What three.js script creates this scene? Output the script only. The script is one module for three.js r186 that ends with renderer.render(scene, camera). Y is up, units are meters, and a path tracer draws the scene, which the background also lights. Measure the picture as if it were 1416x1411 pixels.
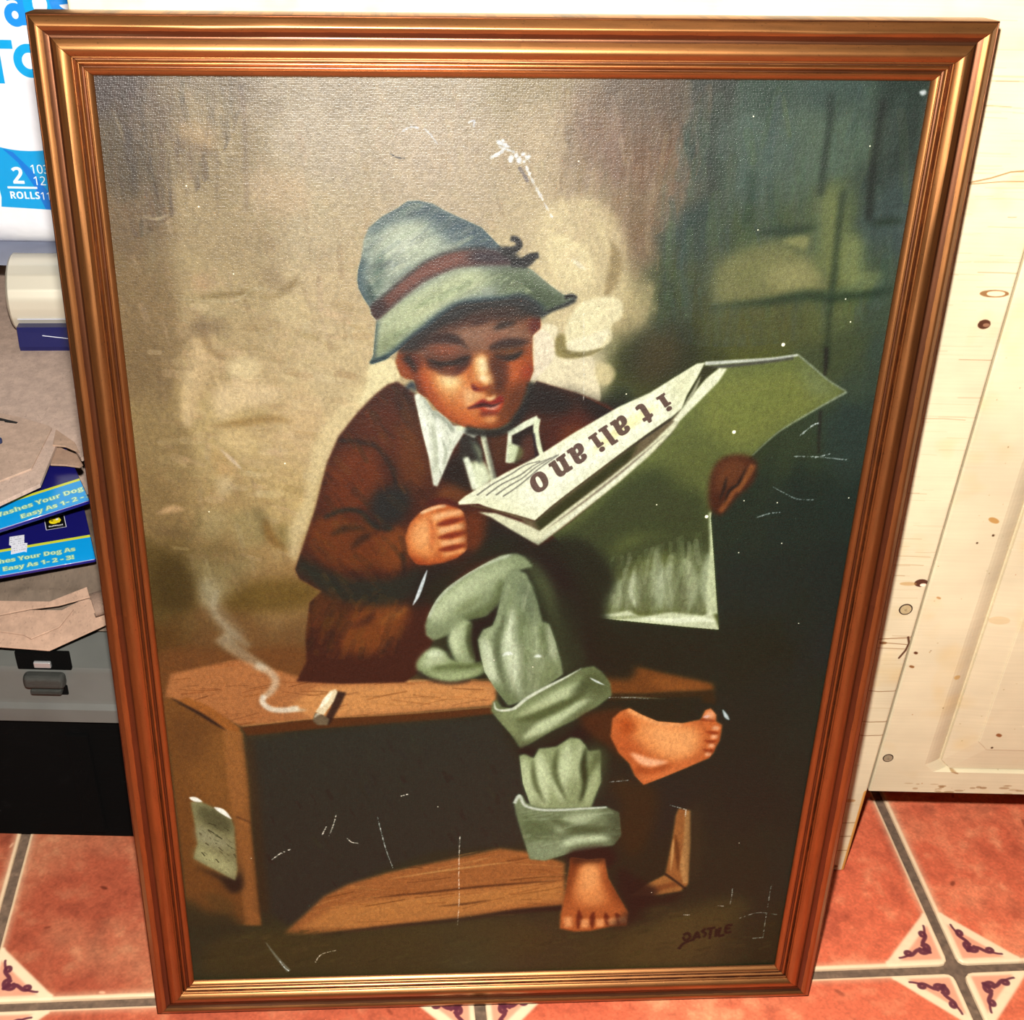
import * as THREE from 'three';
import { RoundedBoxGeometry } from 'three/addons/geometries/RoundedBoxGeometry.js';
import { mergeGeometries, mergeVertices, toCreasedNormals } from 'three/addons/utils/BufferGeometryUtils.js';
import { RectAreaLightUniformsLib } from 'three/addons/lights/RectAreaLightUniformsLib.js';
RectAreaLightUniformsLib.init();

// ---------------------------------------------------------------- camera, light, exposure
const scene = new THREE.Scene();
scene.background = new THREE.Color(0x000000);
const W = 1416, H = 1411, FOCAL = 1788.85, CX = 622.55, CY = 801.44;   // the photograph is an off-centre crop
const EYE = new THREE.Vector3(0, 0.88853, 0), PITCH = 0.62816, ROLL = 0.02269;
const camera = new THREE.PerspectiveCamera(2 * Math.atan(H / 2 / FOCAL) * 180 / Math.PI, W / H, 0.05, 20);
camera.position.copy(EYE);
camera.rotation.set(-PITCH, 0, ROLL);
camera.setViewOffset(W, H, W / 2 - CX, H / 2 - CY, W, H);
const renderer = new THREE.WebGLRenderer({ antialias: true });
renderer.toneMapping = THREE.LinearToneMapping;
renderer.toneMappingExposure = 1.0;
renderer.shadowMap.enabled = true;
renderer.shadowMap.type = THREE.PCFSoftShadowMap;

const FLASH = { position: new THREE.Vector3(-0.012, 0.955, -0.05), power: 7.5, color: 0xfffaf2 };   // the camera's own flash, just above the lens
const FILL_LAMP = { position: new THREE.Vector3(0.55, 2.36, -0.15), intensity: 0.35, size: 0.5, color: 0xffd9ae };  // added for soft fill, not a known lamp of the room

// ---------------------------------------------------------------- helpers
function rng(seed) { let s = seed >>> 0; return () => { s = (s + 0x6d2b79f5) | 0; let t = Math.imul(s ^ (s >>> 15), 1 | s); t = (t + Math.imul(t ^ (t >>> 7), 61 | t)) ^ t; return ((t ^ (t >>> 14)) >>> 0) / 4294967296; }; }
const taken = new Map();
function numbered(name) { const n = taken.get(name) ?? 0; taken.set(name, n + 1); return n ? name + '_' + String(n).padStart(3, '0') : name; }
function tag(o, label, category, group, kind) {
  if (label) o.userData.label = label;
  if (category) o.userData.category = category;
  if (group) o.userData.group = group;
  if (kind) o.userData.kind = kind;
  return o;
}
function thing(name, label, category, [x, y, z] = [0, 0, 0], turn = 0, group) {
  const o = new THREE.Group(); o.name = numbered(name); o.position.set(x, y, z); o.rotation.y = turn; scene.add(o);
  return tag(o, label, category, group);
}
function part(name, geometry, material, parent, label) {
  const m = new THREE.Mesh(Array.isArray(geometry) ? (geometry.length > 1 ? merge(geometry) : geometry[0]) : geometry, material);
  m.name = parent === scene ? numbered(name) : countIn(parent, name); m.castShadow = m.receiveShadow = true;
  if (label) m.userData.label = label;
  parent.add(m); return m;
}
function countIn(parent, name) { const k = parent.children.filter((c) => c.name === name || c.name.startsWith(name + '_0')).length; return k ? name + '_' + String(k).padStart(3, '0') : name; }
function merge(list) { return mergeGeometries(list.map((g) => { const h = g.index ? g.toNonIndexed() : g.clone(); for (const k of Object.keys(h.attributes)) if (!['position', 'normal', 'uv'].includes(k)) h.deleteAttribute(k); return h; })); }
function structure(name, geometry, material, parent = scene) { const m = part(name, geometry, material, parent); if (parent === scene) m.userData.kind = 'structure'; return m; }
function box(w, h, d, x = 0, y = 0, z = 0, r = 0.002) { const g = new RoundedBoxGeometry(w, h, d, 2, Math.min(r, w / 2.1, h / 2.1, d / 2.1)); g.translate(x, y, z); return g; }
const V = (x, y, z) => new THREE.Vector3(x, y, z);
const lerp = (a, b, t) => a + (b - a) * t;

// value noise with period, for textures
function noiseGrid(seed, n) { const r = rng(seed), g = new Float32Array(n * n); for (let i = 0; i < n * n; i++) g[i] = r(); return (x, y) => { x = ((x % n) + n) % n; y = ((y % n) + n) % n; const i = Math.floor(x), j = Math.floor(y), u = x - i, v = y - j, a = u * u * (3 - 2 * u), b = v * v * (3 - 2 * v), i1 = (i + 1) % n, j1 = (j + 1) % n; return lerp(lerp(g[j * n + i], g[j * n + i1], a), lerp(g[j1 * n + i], g[j1 * n + i1], a), b); }; }
const N1 = noiseGrid(11, 64), N2 = noiseGrid(12, 64), N3 = noiseGrid(13, 64);
function fbm(x, y, oct = 4) { let s = 0, a = 0.5, t = 0; const f = [N1, N2, N3]; for (let i = 0; i < oct; i++) { s += a * f[i % 3](x, y); t += a; a *= 0.55; x = x * 2.03 + 7.1; y = y * 2.03 + 3.7; } return s / t; }
function dataTexture(w, h, fn, srgb) {
  const d = new Uint8Array(w * h * 4);
  for (let y = 0; y < h; y++) for (let x = 0; x < w; x++) { const c = fn(x / w, y / h), i = (y * w + x) * 4; if (typeof c === 'number') d[i] = d[i + 1] = d[i + 2] = c * 255; else { d[i] = c[0]; d[i + 1] = c[1]; d[i + 2] = c[2]; } d[i + 3] = 255; }
  const t = new THREE.DataTexture(d, w, h); t.wrapS = t.wrapT = THREE.RepeatWrapping; t.magFilter = THREE.LinearFilter; t.minFilter = THREE.LinearMipmapLinearFilter; t.generateMipmaps = true; if (srgb) t.colorSpace = THREE.SRGBColorSpace; t.needsUpdate = true; return t;
}
function canvasTexture(w, h, draw, srgb = true) { const c = document.createElement('canvas'); c.width = w; c.height = h; draw(c.getContext('2d'), w, h); const t = new THREE.CanvasTexture(c); if (srgb) t.colorSpace = THREE.SRGBColorSpace; t.wrapS = t.wrapT = THREE.ClampToEdgeWrapping; return t; }
// planar uv in metres along two axes of the geometry
function planarUV(g, u, v, scale = 1) { const p = g.attributes.position, a = new Float32Array(p.count * 2); for (let i = 0; i < p.count; i++) { a[i * 2] = p.getComponent(i, u) * scale; a[i * 2 + 1] = p.getComponent(i, v) * scale; } g.setAttribute('uv', new THREE.BufferAttribute(a, 2)); return g; }
function spline(points, closed = true, per = 8) { return new THREE.CatmullRomCurve3(points.map(([x, y]) => V(x, y, 0)), closed, 'centripetal').getPoints(points.length * per); }
// ---------------------------------------------------------------- the room
const wallPaint = new THREE.MeshStandardMaterial({ color: 0x4b453e, roughness: 0.9, bumpMap: dataTexture(256, 256, (u, v) => fbm(u * 64, v * 64, 3)), bumpScale: 0.0006 });
function slab(name, w, h, d, x, y, z, m = wallPaint) { const g = new THREE.BoxGeometry(w, h, d); g.translate(x, y, z); return structure(name, g, m); }
slab('wall_back', 3.6, 2.5, 0.1, 0.2, 1.25, -1.62);
slab('wall_front', 3.6, 2.5, 0.1, 0.2, 1.25, 1.65);
slab('wall_left', 0.1, 2.5, 3.2, -1.55, 1.25, 0);
slab('wall_right', 0.1, 2.5, 3.2, 1.95, 1.25, 0);
slab('ceiling', 3.6, 0.1, 3.4, 0.2, 2.5, 0);

// the floor: grout bed with one mesh per tile
const TILE = 0.4, TILE_YAW = 0.07443, GROUT = 0.0088;
const floor = new THREE.Group(); floor.name = 'floor'; floor.userData.kind = 'structure'; scene.add(floor);
{
  const groutMaterial = new THREE.MeshStandardMaterial({ roughness: 0.95, map: dataTexture(256, 256, (u, v) => { const n = fbm(u * 64, v * 64, 4), m = 0.75 + 0.5 * n; return [104 * m, 84 * m, 68 * m]; }, true), bumpMap: dataTexture(256, 256, (u, v) => fbm(u * 64, v * 64, 3)), bumpScale: 0.0008 });
  const bed = new THREE.BoxGeometry(3.5, 0.06, 3.3); bed.translate(0.2, -0.0335, 0); planarUV(bed, 0, 2, 4);
  part('grout', bed, groutMaterial, floor);
  // terracotta face with four printed corner ornaments; u, v run over one tile
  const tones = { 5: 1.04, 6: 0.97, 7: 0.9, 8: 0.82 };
  function tileFace(seed) {
    return canvasTexture(1024, 1024, (c, S) => {
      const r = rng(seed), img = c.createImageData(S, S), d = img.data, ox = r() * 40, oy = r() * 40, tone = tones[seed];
      for (let y = 0; y < S; y++) for (let x = 0; x < S; x++) {
        const a = fbm(ox + x / 170, oy + y / 170, 4), b = fbm(ox + 9 + x / 42, oy + y / 42, 3), s = fbm(x / 5, oy + y / 5, 2), i = (y * S + x) * 4;
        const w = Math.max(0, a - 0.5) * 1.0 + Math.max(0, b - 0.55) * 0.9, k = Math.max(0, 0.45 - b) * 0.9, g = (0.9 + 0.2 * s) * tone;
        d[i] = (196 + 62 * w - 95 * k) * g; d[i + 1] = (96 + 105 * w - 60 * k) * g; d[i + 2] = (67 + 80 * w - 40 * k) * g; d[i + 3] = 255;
      }
      c.putImageData(img, 0, 0);
      // pits and pale scuffs
      for (let k = 0; k < 46; k++) { const x = r() * S, y = r() * S, q = 3 + r() * 9; c.save(); c.translate(x, y); c.rotate(r() * 6); c.filter = 'blur(1.5px)'; c.fillStyle = r() < 0.55 ? 'rgba(92,38,26,' + (0.35 + r() * 0.5) + ')' : 'rgba(245,190,150,' + (0.3 + r() * 0.4) + ')'; c.beginPath(); c.ellipse(0, 0, q * (1 + r()), q * 0.6, 0, 0, 7); c.fill(); c.restore(); }
      // worn pale rim
      const rim = (px, al, blur) => { c.save(); c.filter = 'blur(' + blur + 'px)'; c.strokeStyle = 'rgba(228,203,166,' + al + ')'; c.lineWidth = px; c.strokeRect(0, 0, S, S); c.restore(); };
      rim(28, 0.4, 6); rim(14, 0.85, 1.6);
      for (let q = 0; q < 4; q++) {
        c.save(); c.translate(q === 1 || q === 2 ? S : 0, q > 1 ? S : 0); c.scale(q === 1 || q === 2 ? -1 : 1, q > 1 ? -1 : 1);
        const L = 138;
        c.save(); c.beginPath(); c.moveTo(0, 0); c.lineTo(L, 0); c.lineTo(0, L); c.closePath(); c.clip(); c.fillStyle = 'rgba(222,158,128,0.9)'; c.fillRect(0, 0, L, L); c.restore();
        c.filter = 'blur(2px)'; c.strokeStyle = 'rgba(230,206,170,0.97)'; c.lineWidth = 22; c.lineJoin = 'round'; c.beginPath(); c.moveTo(0, L - 6); c.lineTo(L - 6, 0); c.stroke();
        c.lineWidth = 24; c.beginPath(); c.moveTo(0, L); c.lineTo(0, 0); c.lineTo(L, 0); c.stroke();
        c.filter = 'blur(0.9px)'; c.strokeStyle = 'rgba(88,38,52,0.92)'; c.lineCap = 'round';
        const curl = (side) => { c.save(); if (side) { c.transform(0, 1, 1, 0, 0, 0); } c.lineWidth = 8.5; c.beginPath(); c.moveTo(34, 33); c.bezierCurveTo(50, 24, 58, 34, 50, 42); c.moveTo(40, 36); c.bezierCurveTo(62, 50, 66, 22, 82, 26); c.bezierCurveTo(92, 30, 84, 40, 76, 34); c.stroke(); c.lineWidth = 5; c.beginPath(); c.moveTo(78, 27); c.bezierCurveTo(92, 22, 96, 20, 104, 20); c.stroke(); c.restore(); };
        curl(0); curl(1); c.lineWidth = 9; c.beginPath(); c.moveTo(32, 32); c.lineTo(41, 41); c.stroke();
        c.restore();
      }
    });
  }
  const tileBump = dataTexture(256, 256, (u, v) => fbm(u * 24, v * 24, 5));
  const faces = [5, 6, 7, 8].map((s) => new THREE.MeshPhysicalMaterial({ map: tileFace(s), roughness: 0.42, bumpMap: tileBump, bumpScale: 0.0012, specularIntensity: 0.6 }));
  const w = TILE - GROUT;
  const shape = new THREE.Shape(); const q = w / 2 - 0.002, c = 0.006;
  shape.moveTo(-q + c, -q); shape.lineTo(q - c, -q); shape.quadraticCurveTo(q, -q, q, -q + c); shape.lineTo(q, q - c); shape.quadraticCurveTo(q, q, q - c, q); shape.lineTo(-q + c, q); shape.quadraticCurveTo(-q, q, -q, q - c); shape.lineTo(-q, -q + c); shape.quadraticCurveTo(-q, -q, -q + c, -q);
  const tileShape = new THREE.ExtrudeGeometry(shape, { depth: 0.004, bevelEnabled: true, bevelSize: 0.002, bevelThickness: 0.002, bevelSegments: 3, curveSegments: 3 });
  tileShape.rotateX(-Math.PI / 2); tileShape.translate(0, -0.006, 0);
  { const p = tileShape.attributes.position, a = new Float32Array(p.count * 2); for (let i = 0; i < p.count; i++) { a[i * 2] = (p.getX(i) + w / 2) / w; a[i * 2 + 1] = 0.5 - p.getZ(i) / w; } tileShape.setAttribute('uv', new THREE.BufferAttribute(a, 2)); }
  const r = rng(21), cs = Math.cos(TILE_YAW), sn = Math.sin(TILE_YAW);
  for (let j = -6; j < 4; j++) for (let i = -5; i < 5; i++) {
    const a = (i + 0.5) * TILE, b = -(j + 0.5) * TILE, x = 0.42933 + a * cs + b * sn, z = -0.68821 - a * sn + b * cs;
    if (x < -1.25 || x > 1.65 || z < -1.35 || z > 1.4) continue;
    const t = part('tile', tileShape, faces[j < -1 ? 3 : i < -1 ? 2 + Math.floor(r() * 2) : Math.floor(r() * 2)], floor);  // left tiles darkened for light falloff, unseen front tiles to weaken their reflection
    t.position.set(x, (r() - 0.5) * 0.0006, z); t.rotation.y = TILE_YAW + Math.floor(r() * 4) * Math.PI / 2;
  }
}

// invented fill lamp under the ceiling, out of view, for weak ambient light
{
  const L = FILL_LAMP, t = thing('ceiling_lamp', 'added unseen fill lamp, square and white with a frosted warm panel', 'lamp', [L.position.x, 2.45, L.position.z]);
  part('housing', box(L.size + 0.06, 0.06, L.size + 0.06, 0, -0.03, 0, 0.01), new THREE.MeshStandardMaterial({ color: 0xf2efe8, roughness: 0.5 }), t);
  part('diffuser', box(L.size, 0.012, L.size, 0, -0.064, 0, 0.004), new THREE.MeshStandardMaterial({ color: 0xfff4e0, emissive: L.color, emissiveIntensity: 0.6, roughness: 0.6 }), t);
  const light = new THREE.RectAreaLight(L.color, L.intensity, L.size, L.size); light.position.set(0, -0.075, 0); light.rotation.x = -Math.PI / 2; t.add(light);
}
// the camera's flash, on a slim stand behind the lens
{
  const F = FLASH, t = thing('flash_lamp', 'small camera flash on a slim black stand, behind the viewpoint', 'lamp', [F.position.x, 0, 0.09]);
  const black = new THREE.MeshStandardMaterial({ color: 0x151515, roughness: 0.6 });
  part('pole', new THREE.CylinderGeometry(0.006, 0.008, 0.97, 16).translate(0, 0.485, 0), black, t);
  part('base', new THREE.CylinderGeometry(0.1, 0.11, 0.012, 32).translate(0, 0.006, 0), black, t);
  const head = new THREE.Group(); head.name = 'head'; head.position.set(0, F.position.y + 0.015, F.position.z - 0.09); t.add(head);
  part('housing', box(0.05, 0.026, 0.15, 0, 0.0, 0.088, 0.005), black, head);
  part('flash_tube', box(0.04, 0.018, 0.004, 0, -0.0, 0.0105, 0.0015), new THREE.MeshStandardMaterial({ color: 0xffffff, emissive: F.color, emissiveIntensity: 2, roughness: 0.4 }), head);
  const light = new THREE.PointLight(F.color, F.power, 0, 2); light.position.copy(F.position).sub(V(F.position.x, 0, 0.09)); light.castShadow = true; light.shadow.radius = 0.6; light.shadow.mapSize.set(2048, 2048); light.shadow.camera.near = 0.05; t.add(light);
}
// ---------------------------------------------------------------- the painting: pigment on the canvas, drawn in canvas pixels
function paintingMaterial(iw, ih) {
  const TW = 1400, TH = 2023, Q = 1.55;   // Q: canvas pixels to one unit of brush width
  const map = canvasTexture(TW, TH, (c) => {
    const at = (s) => s.trim().split(/\s+/).map((q) => q.split(',').map(Number));
    const outline = (s, smooth) => { const p = at(s); return smooth ? spline(p, true, 6).map((q) => [q.x, q.y]) : p; };
    const path = (k, p, ox = 0, oy = 0) => { k.beginPath(); p.forEach(([x, y], i) => (i ? k.lineTo(x - ox, y - oy) : k.moveTo(x - ox, y - oy))); k.closePath(); };
    const trace = (s, smooth) => path(c, outline(s, smooth));
    // one application of colour; soft edges are made on a scrap of canvas no larger than they need
    const lay = (color, alpha, blur, p) => {
      if (!blur) { c.save(); c.globalAlpha = alpha; c.fillStyle = color; path(c, p); c.fill(); c.restore(); return; }
      const m = Math.ceil(blur * Q * 3) + 2, xs = p.map((q) => q[0]), ys = p.map((q) => q[1]);
      const x0 = Math.max(0, Math.floor(Math.min(...xs)) - m), y0 = Math.max(0, Math.floor(Math.min(...ys)) - m), w = Math.min(TW, Math.ceil(Math.max(...xs)) + m) - x0, h = Math.min(TH, Math.ceil(Math.max(...ys)) + m) - y0;
      if (w < 2 || h < 2) return;
      const scrap = document.createElement('canvas'); scrap.width = w; scrap.height = h; const k = scrap.getContext('2d');
      k.filter = 'blur(' + (blur * Q).toFixed(1) + 'px)'; k.fillStyle = color; path(k, p, x0, y0); k.fill();
      c.save(); c.globalAlpha = alpha; c.drawImage(scrap, x0, y0); c.restore();
    };
    const fill = (color, alpha, blur, s) => lay(color, alpha, blur, outline(s, true));
    const poly = (color, alpha, blur, s) => lay(color, alpha, blur, outline(s, false));
    const dab = (color, alpha, blur, w0, w1, s) => {   // tapered brush stroke
      const p = at(s), q = p.length > 2 ? spline(p, false, 10) : [V(...p[0], 0), V((p[0][0] + p[1][0]) / 2, (p[0][1] + p[1][1]) / 2, 0), V(...p[1], 0)], L = [], R = [], n = q.length - 1;
      q.forEach((v, i) => { const a = q[Math.max(0, i - 1)], b = q[Math.min(n, i + 1)], dx = b.x - a.x, dy = b.y - a.y, l = Math.hypot(dx, dy) || 1, t = i / n, w = (w0 < 0 ? -w0 * Math.sin(Math.PI * (0.06 + 0.9 * t)) : lerp(w0, w1, t)) * Q / 2; L.push([v.x - dy / l * w, v.y + dx / l * w]); R.push([v.x + dy / l * w, v.y - dx / l * w]); });
      lay(color, alpha, blur, [...L, ...R.reverse()]);
    };
    const within = (s, smooth, f) => { c.save(); trace(s, smooth); c.clip(); f(); c.restore(); };
    const letters = (text, color, font, s) => { const [o, x, y] = at(s); c.save(); c.setTransform((x[0] - o[0]) / 100, (x[1] - o[1]) / 100, -(y[0] - o[0]) / 100, -(y[1] - o[1]) / 100, o[0], o[1]); c.font = font; c.textAlign = 'center'; c.textBaseline = 'alphabetic'; c.fillStyle = color; c.strokeStyle = color; c.lineJoin = 'round'; c.lineWidth = 9; c.strokeText(text, 0, 0); c.fillText(text, 0, 0); c.restore(); };
    // dry brush hatching inside an outline, along a direction
    const hatch = (seed, n, colors, alpha, len, wide, dir, s) => { const p = at(s), xs = p.map((q) => q[0]), ys = p.map((q) => q[1]), r = rng(seed), x0 = Math.min(...xs), x1 = Math.max(...xs), y0 = Math.min(...ys), y1 = Math.max(...ys); c.save(); trace(s, true); c.clip(); c.lineCap = 'round';
      for (let i = 0; i < n; i++) { const x = lerp(x0, x1, r()), y = lerp(y0, y1, r()), a = dir + (r() - 0.5) * 0.5, l = len * Q * (0.4 + r()); c.globalAlpha = alpha * (0.3 + 0.7 * r()); c.strokeStyle = colors[Math.floor(r() * colors.length)]; c.lineWidth = wide * Q * (0.4 + r()); c.beginPath(); c.moveTo(x, y); c.quadraticCurveTo(x + Math.cos(a) * l / 2 + (r() - 0.5) * l * 0.15, y + Math.sin(a) * l / 2 + (r() - 0.5) * l * 0.15, x + Math.cos(a) * l, y + Math.sin(a) * l); c.stroke(); } c.restore(); };

    // --- ground colours, blended between sampled pigments
    {
      const groundSamples = `
12,1,29,21,18 201,0,54,45,31 379,-1,79,71,56 559,-2,84,76,60 740,-3,75,66,45 922,-5,46,36,25 1020,-5,16,22,18 1106,-6,22,36,29 1229,-6,26,40,35
1353,-7,14,26,21 21,109,42,34,20 193,109,76,66,45 375,108,94,86,71 559,107,99,90,75 745,107,97,87,68 869,106,68,53,42 957,106,61,43,28 1019,106,16,25,20
1120,105,37,50,43 1246,105,43,56,45 1373,104,18,28,24 26,230,60,48,30 184,229,88,77,54 371,229,101,92,71 560,229,101,92,75 750,229,109,100,78 878,228,83,72,53
942,228,69,56,41 1019,228,18,31,27 1136,228,31,42,23 1265,228,40,50,31 1383,228,28,40,38 30,356,70,57,35 175,356,97,86,60 367,356,108,97,73 691,357,113,105,80
822,357,124,118,92 914,357,104,97,69 993,357,22,30,14 1152,358,46,48,23 1285,358,48,56,29 1392,358,30,42,31 32,489,70,57,35 165,490,109,95,68 363,491,116,105,78
830,493,123,119,95 924,493,28,33,9 1047,494,27,33,10 1169,494,42,48,14 1306,495,33,42,23 1389,495,25,38,30 26,630,83,70,43 155,631,109,96,64 317,633,120,105,76
399,633,120,110,83 922,637,11,21,8 1117,638,18,29,13 1258,639,21,33,19 1385,640,16,31,27 22,780,79,65,38 144,781,100,85,54 283,782,116,102,67 353,783,114,99,62
933,789,7,21,9 1135,791,8,23,15 1280,793,6,22,17 1396,794,6,23,19 21,938,50,40,13 132,939,72,61,34 247,941,94,75,44 319,942,87,67,37 710,947,7,19,9
1005,951,7,21,12 1228,954,4,20,16 1392,957,4,20,17 18,1106,50,33,7 120,1108,66,45,20 238,1110,70,49,23 342,1111,49,31,11 716,1118,6,16,5 1019,1123,4,15,7
1249,1127,4,17,9 1389,1129,4,20,18 10,1284,42,34,17 107,1286,26,28,15 336,1291,10,21,12 722,1299,9,20,11 1035,1306,4,16,7 1273,1311,4,18,12 1384,1313,4,21,15
3,1475,42,35,17 93,1477,20,26,11 329,1483,6,20,12 728,1493,7,20,13 1052,1501,4,18,14 1298,1507,4,18,13 1397,1509,4,20,14 -2,1678,36,32,15 127,1682,14,25,12
323,1687,7,23,13 735,1699,14,23,10 1070,1709,6,19,9 1273,1715,7,22,13 1392,1719,4,23,16 -6,1964,20,32,17 228,1972,25,33,13 485,1981,34,36,14 744,1990,38,36,17
1007,2000,38,38,15 1184,2006,37,37,18 1397,2014,7,24,10
`, raw = [];
      for (const tok of groundSamples.trim().split(/\s+/)) raw.push(tok.split(',').map(Number));
      const w = 140, h = Math.round(140 * TH / TW), small = document.createElement('canvas'); small.width = w; small.height = h;
      const k = small.getContext('2d'), img = k.createImageData(w, h);
      for (let y = 0; y < h; y++) for (let x = 0; x < w; x++) { let a = 0, R = 0, G = 0, B = 0; const px = (x + 0.5) / w * TW + (fbm(x / 6, y / 9, 3) - 0.5) * 90, py = (y + 0.5) / h * TH + (fbm(x / 6 + 30, y / 9, 3) - 0.5) * 110; for (const [sx, sy, r, g, b] of raw) { const d = ((px - sx) / 75) ** 2 + ((py - sy) / 85) ** 2 + 0.12, e = 1 / (d * d); a += e; R += e * r; G += e * g; B += e * b; } const i = (y * w + x) * 4; img.data[i] = R / a; img.data[i + 1] = G / a; img.data[i + 2] = B / a; img.data[i + 3] = 255; }
      k.putImageData(img, 0, 0); c.imageSmoothingEnabled = true; c.imageSmoothingQuality = 'high'; c.drawImage(small, 0, 0, TW, TH);
    }
    // --- plaster wall behind the boy: scumbled strokes
    hatch(201, 420, ['rgb(112,104,81)', 'rgb(82,69,45)', 'rgb(100,87,65)', 'rgb(73,60,38)', 'rgb(109,96,78)'], 0.24, 26, 6, 1.4, `23,12 511,9 997,6 953,357 402,519 304,942 33,938 22,356`);
    hatch(202, 260, ['rgb(134,123,96)', 'rgb(96,79,52)', 'rgb(123,105,82)', 'rgb(86,70,41)'], 0.24, 22, 8, 0.2, `31,395 457,383 398,663 291,909 53,874`);
    hatch(203, 160, ['rgb(52,38,17)', 'rgb(69,60,52)', 'rgb(87,74,62)'], 0.22, 44, 7, 1.57, `777,8 1027,6 1013,166 945,266 816,254`);
    hatch(204, 200, ['rgb(20,16,11)', 'rgb(64,55,42)', 'rgb(38,26,17)'], 0.25, 40, 5, 1.55, `5,9 236,7 190,144 32,267 12,110`);
    dab('rgb(35,25,18)', 0.5, 1.6, 2, 1, `191,12 192,47 191,123 186,229`);
    dab('rgb(40,28,23)', 0.55, 2, 3, 2, `239,11 242,60 239,153 236,215`);
    dab('rgb(21,17,15)', 0.5, 3, 9, 3, `52,80 43,120 48,154 43,181`);
    fill('rgb(99,82,55)', 0.55, 4, `125,77 156,73 189,86 193,113 167,116 140,103`);
    dab('rgb(50,37,19)', 0.6, 2.5, 5, 3, `140,103 167,116 194,123`);
    fill('rgb(105,91,70)', 0.55, 5, `247,153 299,156 337,160 342,215 278,222 241,194`);
    fill('rgb(79,68,48)', 0.55, 6, `234,254 276,268 282,282 250,286`);
    fill('rgb(73,61,41)', 0.5, 6, `252,315 294,329 300,355 264,351`);
    fill('rgb(102,81,59)', 0.5, 5, `131,336 164,329 166,355 140,362`);
    dab('rgb(64,52,25)', 0.65, 2, -6, 0, `130,370 198,366 245,359`);
    dab('rgb(64,51,25)', 0.65, 2.4, -8, 0, `256,374 285,366 312,344 319,333`);
    fill('rgb(113,103,75)', 0.6, 5, `263,377 336,366 338,408 290,411`);
    fill('rgb(54,42,27)', 0.6, 7, `121,415 173,415 193,430 156,437 122,445`);
    dab('rgb(110,105,84)', 0.35, 0.8, -3, 0, `103,373 204,377 246,355 307,370`);
    dab('rgb(112,104,84)', 0.6, 0.8, -3, 0, `56,229 80,233 102,226`);
    dab('rgb(72,65,46)', 0.5, 3, 8, 5, `67,261 66,307 57,329`);
    // lower plaster
    dab('rgb(119,104,76)', 0.75, 3, 16, 10, `132,447 131,509 114,576 101,617`);
    dab('rgb(126,112,83)', 0.7, 3, 13, 8, `116,505 101,572 101,613`);
    dab('rgb(73,57,32)', 0.6, 3, -7, 0, `142,432 149,458 166,478 192,482`);
    dab('rgb(76,61,35)', 0.5, 3, -6, 0, `210,432 240,427 265,433`);
    fill('rgb(130,120,91)', 0.8, 4, `188,491 229,482 245,498 234,521 197,525 183,509`);
    fill('rgb(132,119,92)', 0.75, 5, `158,541 204,529 249,533 280,551 262,569 200,585 161,605`);
    dab('rgb(87,68,35)', 0.7, 3, -10, 0, `145,617 206,609 268,602 298,610`);
    fill('rgb(127,113,80)', 0.75, 4, `155,630 198,624 220,630 214,680 180,663 165,654`);
    dab('rgb(133,123,106)', 0.85, 1, -5, 0, `159,663 178,684 197,705`);
    fill('rgb(110,87,52)', 0.5, 5, `145,663 164,671 184,714 153,722`);
    fill('rgb(125,115,89)', 0.6, 4, `149,722 176,718 174,752 150,760`);
    dab('rgb(124,102,73)', 0.75, 2, -9, 0, `27,796 58,786 83,788`);
    dab('rgb(62,50,29)', 0.6, 4, -14, 0, `15,820 53,839 85,830`);
    dab('rgb(74,64,37)', 0.7, 3, -10, 0, `106,773 106,817 78,866`);
    fill('rgb(94,86,57)', 0.6, 6, `116,791 156,787 160,835 119,853`);
    dab('rgb(63,57,33)', 0.7, 4, -16, 0, `207,787 226,801 232,836 223,858`);
    fill('rgb(91,85,55)', 0.55, 6, `167,800 207,792 231,854 198,876 169,826`);
    dab('rgb(76,56,23)', 0.8, 3, -14, 0, `233,809 247,854 278,882`);
    fill('rgb(73,65,33)', 0.7, 5, `257,819 280,828 286,873 266,868`);
    fill('rgb(36,28,4)', 0.85, 9, `20,897 76,897 91,953 83,1005 6,1004`);
    fill('rgb(88,82,54)', 0.5, 8, `84,897 148,903 205,890 228,908 161,940 108,948`);
    fill('rgb(95,89,63)', 0.6, 6, `108,948 145,940 159,968 116,1005 96,1000`);
    fill('rgb(51,39,4)', 0.7, 8, `201,950 323,951 339,975 305,1008 140,1006`);
    // pale halo along the jacket's back
    fill('rgb(132,123,92)', 0.75, 4, `446,495 491,491 494,530 434,576 382,639 359,692 334,775 308,853 289,909 277,845 312,767 332,662 352,618 414,558`);
    fill('rgb(137,132,102)', 0.9, 2, `445,494 489,491 498,525 454,554 422,575 439,533`);
    // bright plaster to the right of the head
    fill('rgb(124,116,89)', 0.7, 6, `744,229 812,191 878,228 909,331 891,411 814,451 751,383`);
    fill('rgb(130,123,95)', 0.8, 2, `766,260 806,268 845,308 841,352 796,345 764,304`);
    dab('rgb(77,66,41)', 0.7, 2, -16, 0, `876,271 886,308 881,345 872,371`);
    dab('rgb(122,114,86)', 0.7, 1.4, 10, 6, `855,235 857,260 873,286`);
    dab('rgb(111,101,78)', 0.6, 1.4, 12, 8, `832,214 823,250 810,271`);
    fill('rgb(139,136,110)', 0.9, 1.4, `824,386 868,371 900,378 904,409 887,424 889,451 863,471 810,471 801,439`);
    fill('rgb(139,135,113)', 0.95, 1, `743,437 763,421 787,428 786,481 852,483 864,511 871,536 873,574 824,562 774,538 741,531`);
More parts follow.
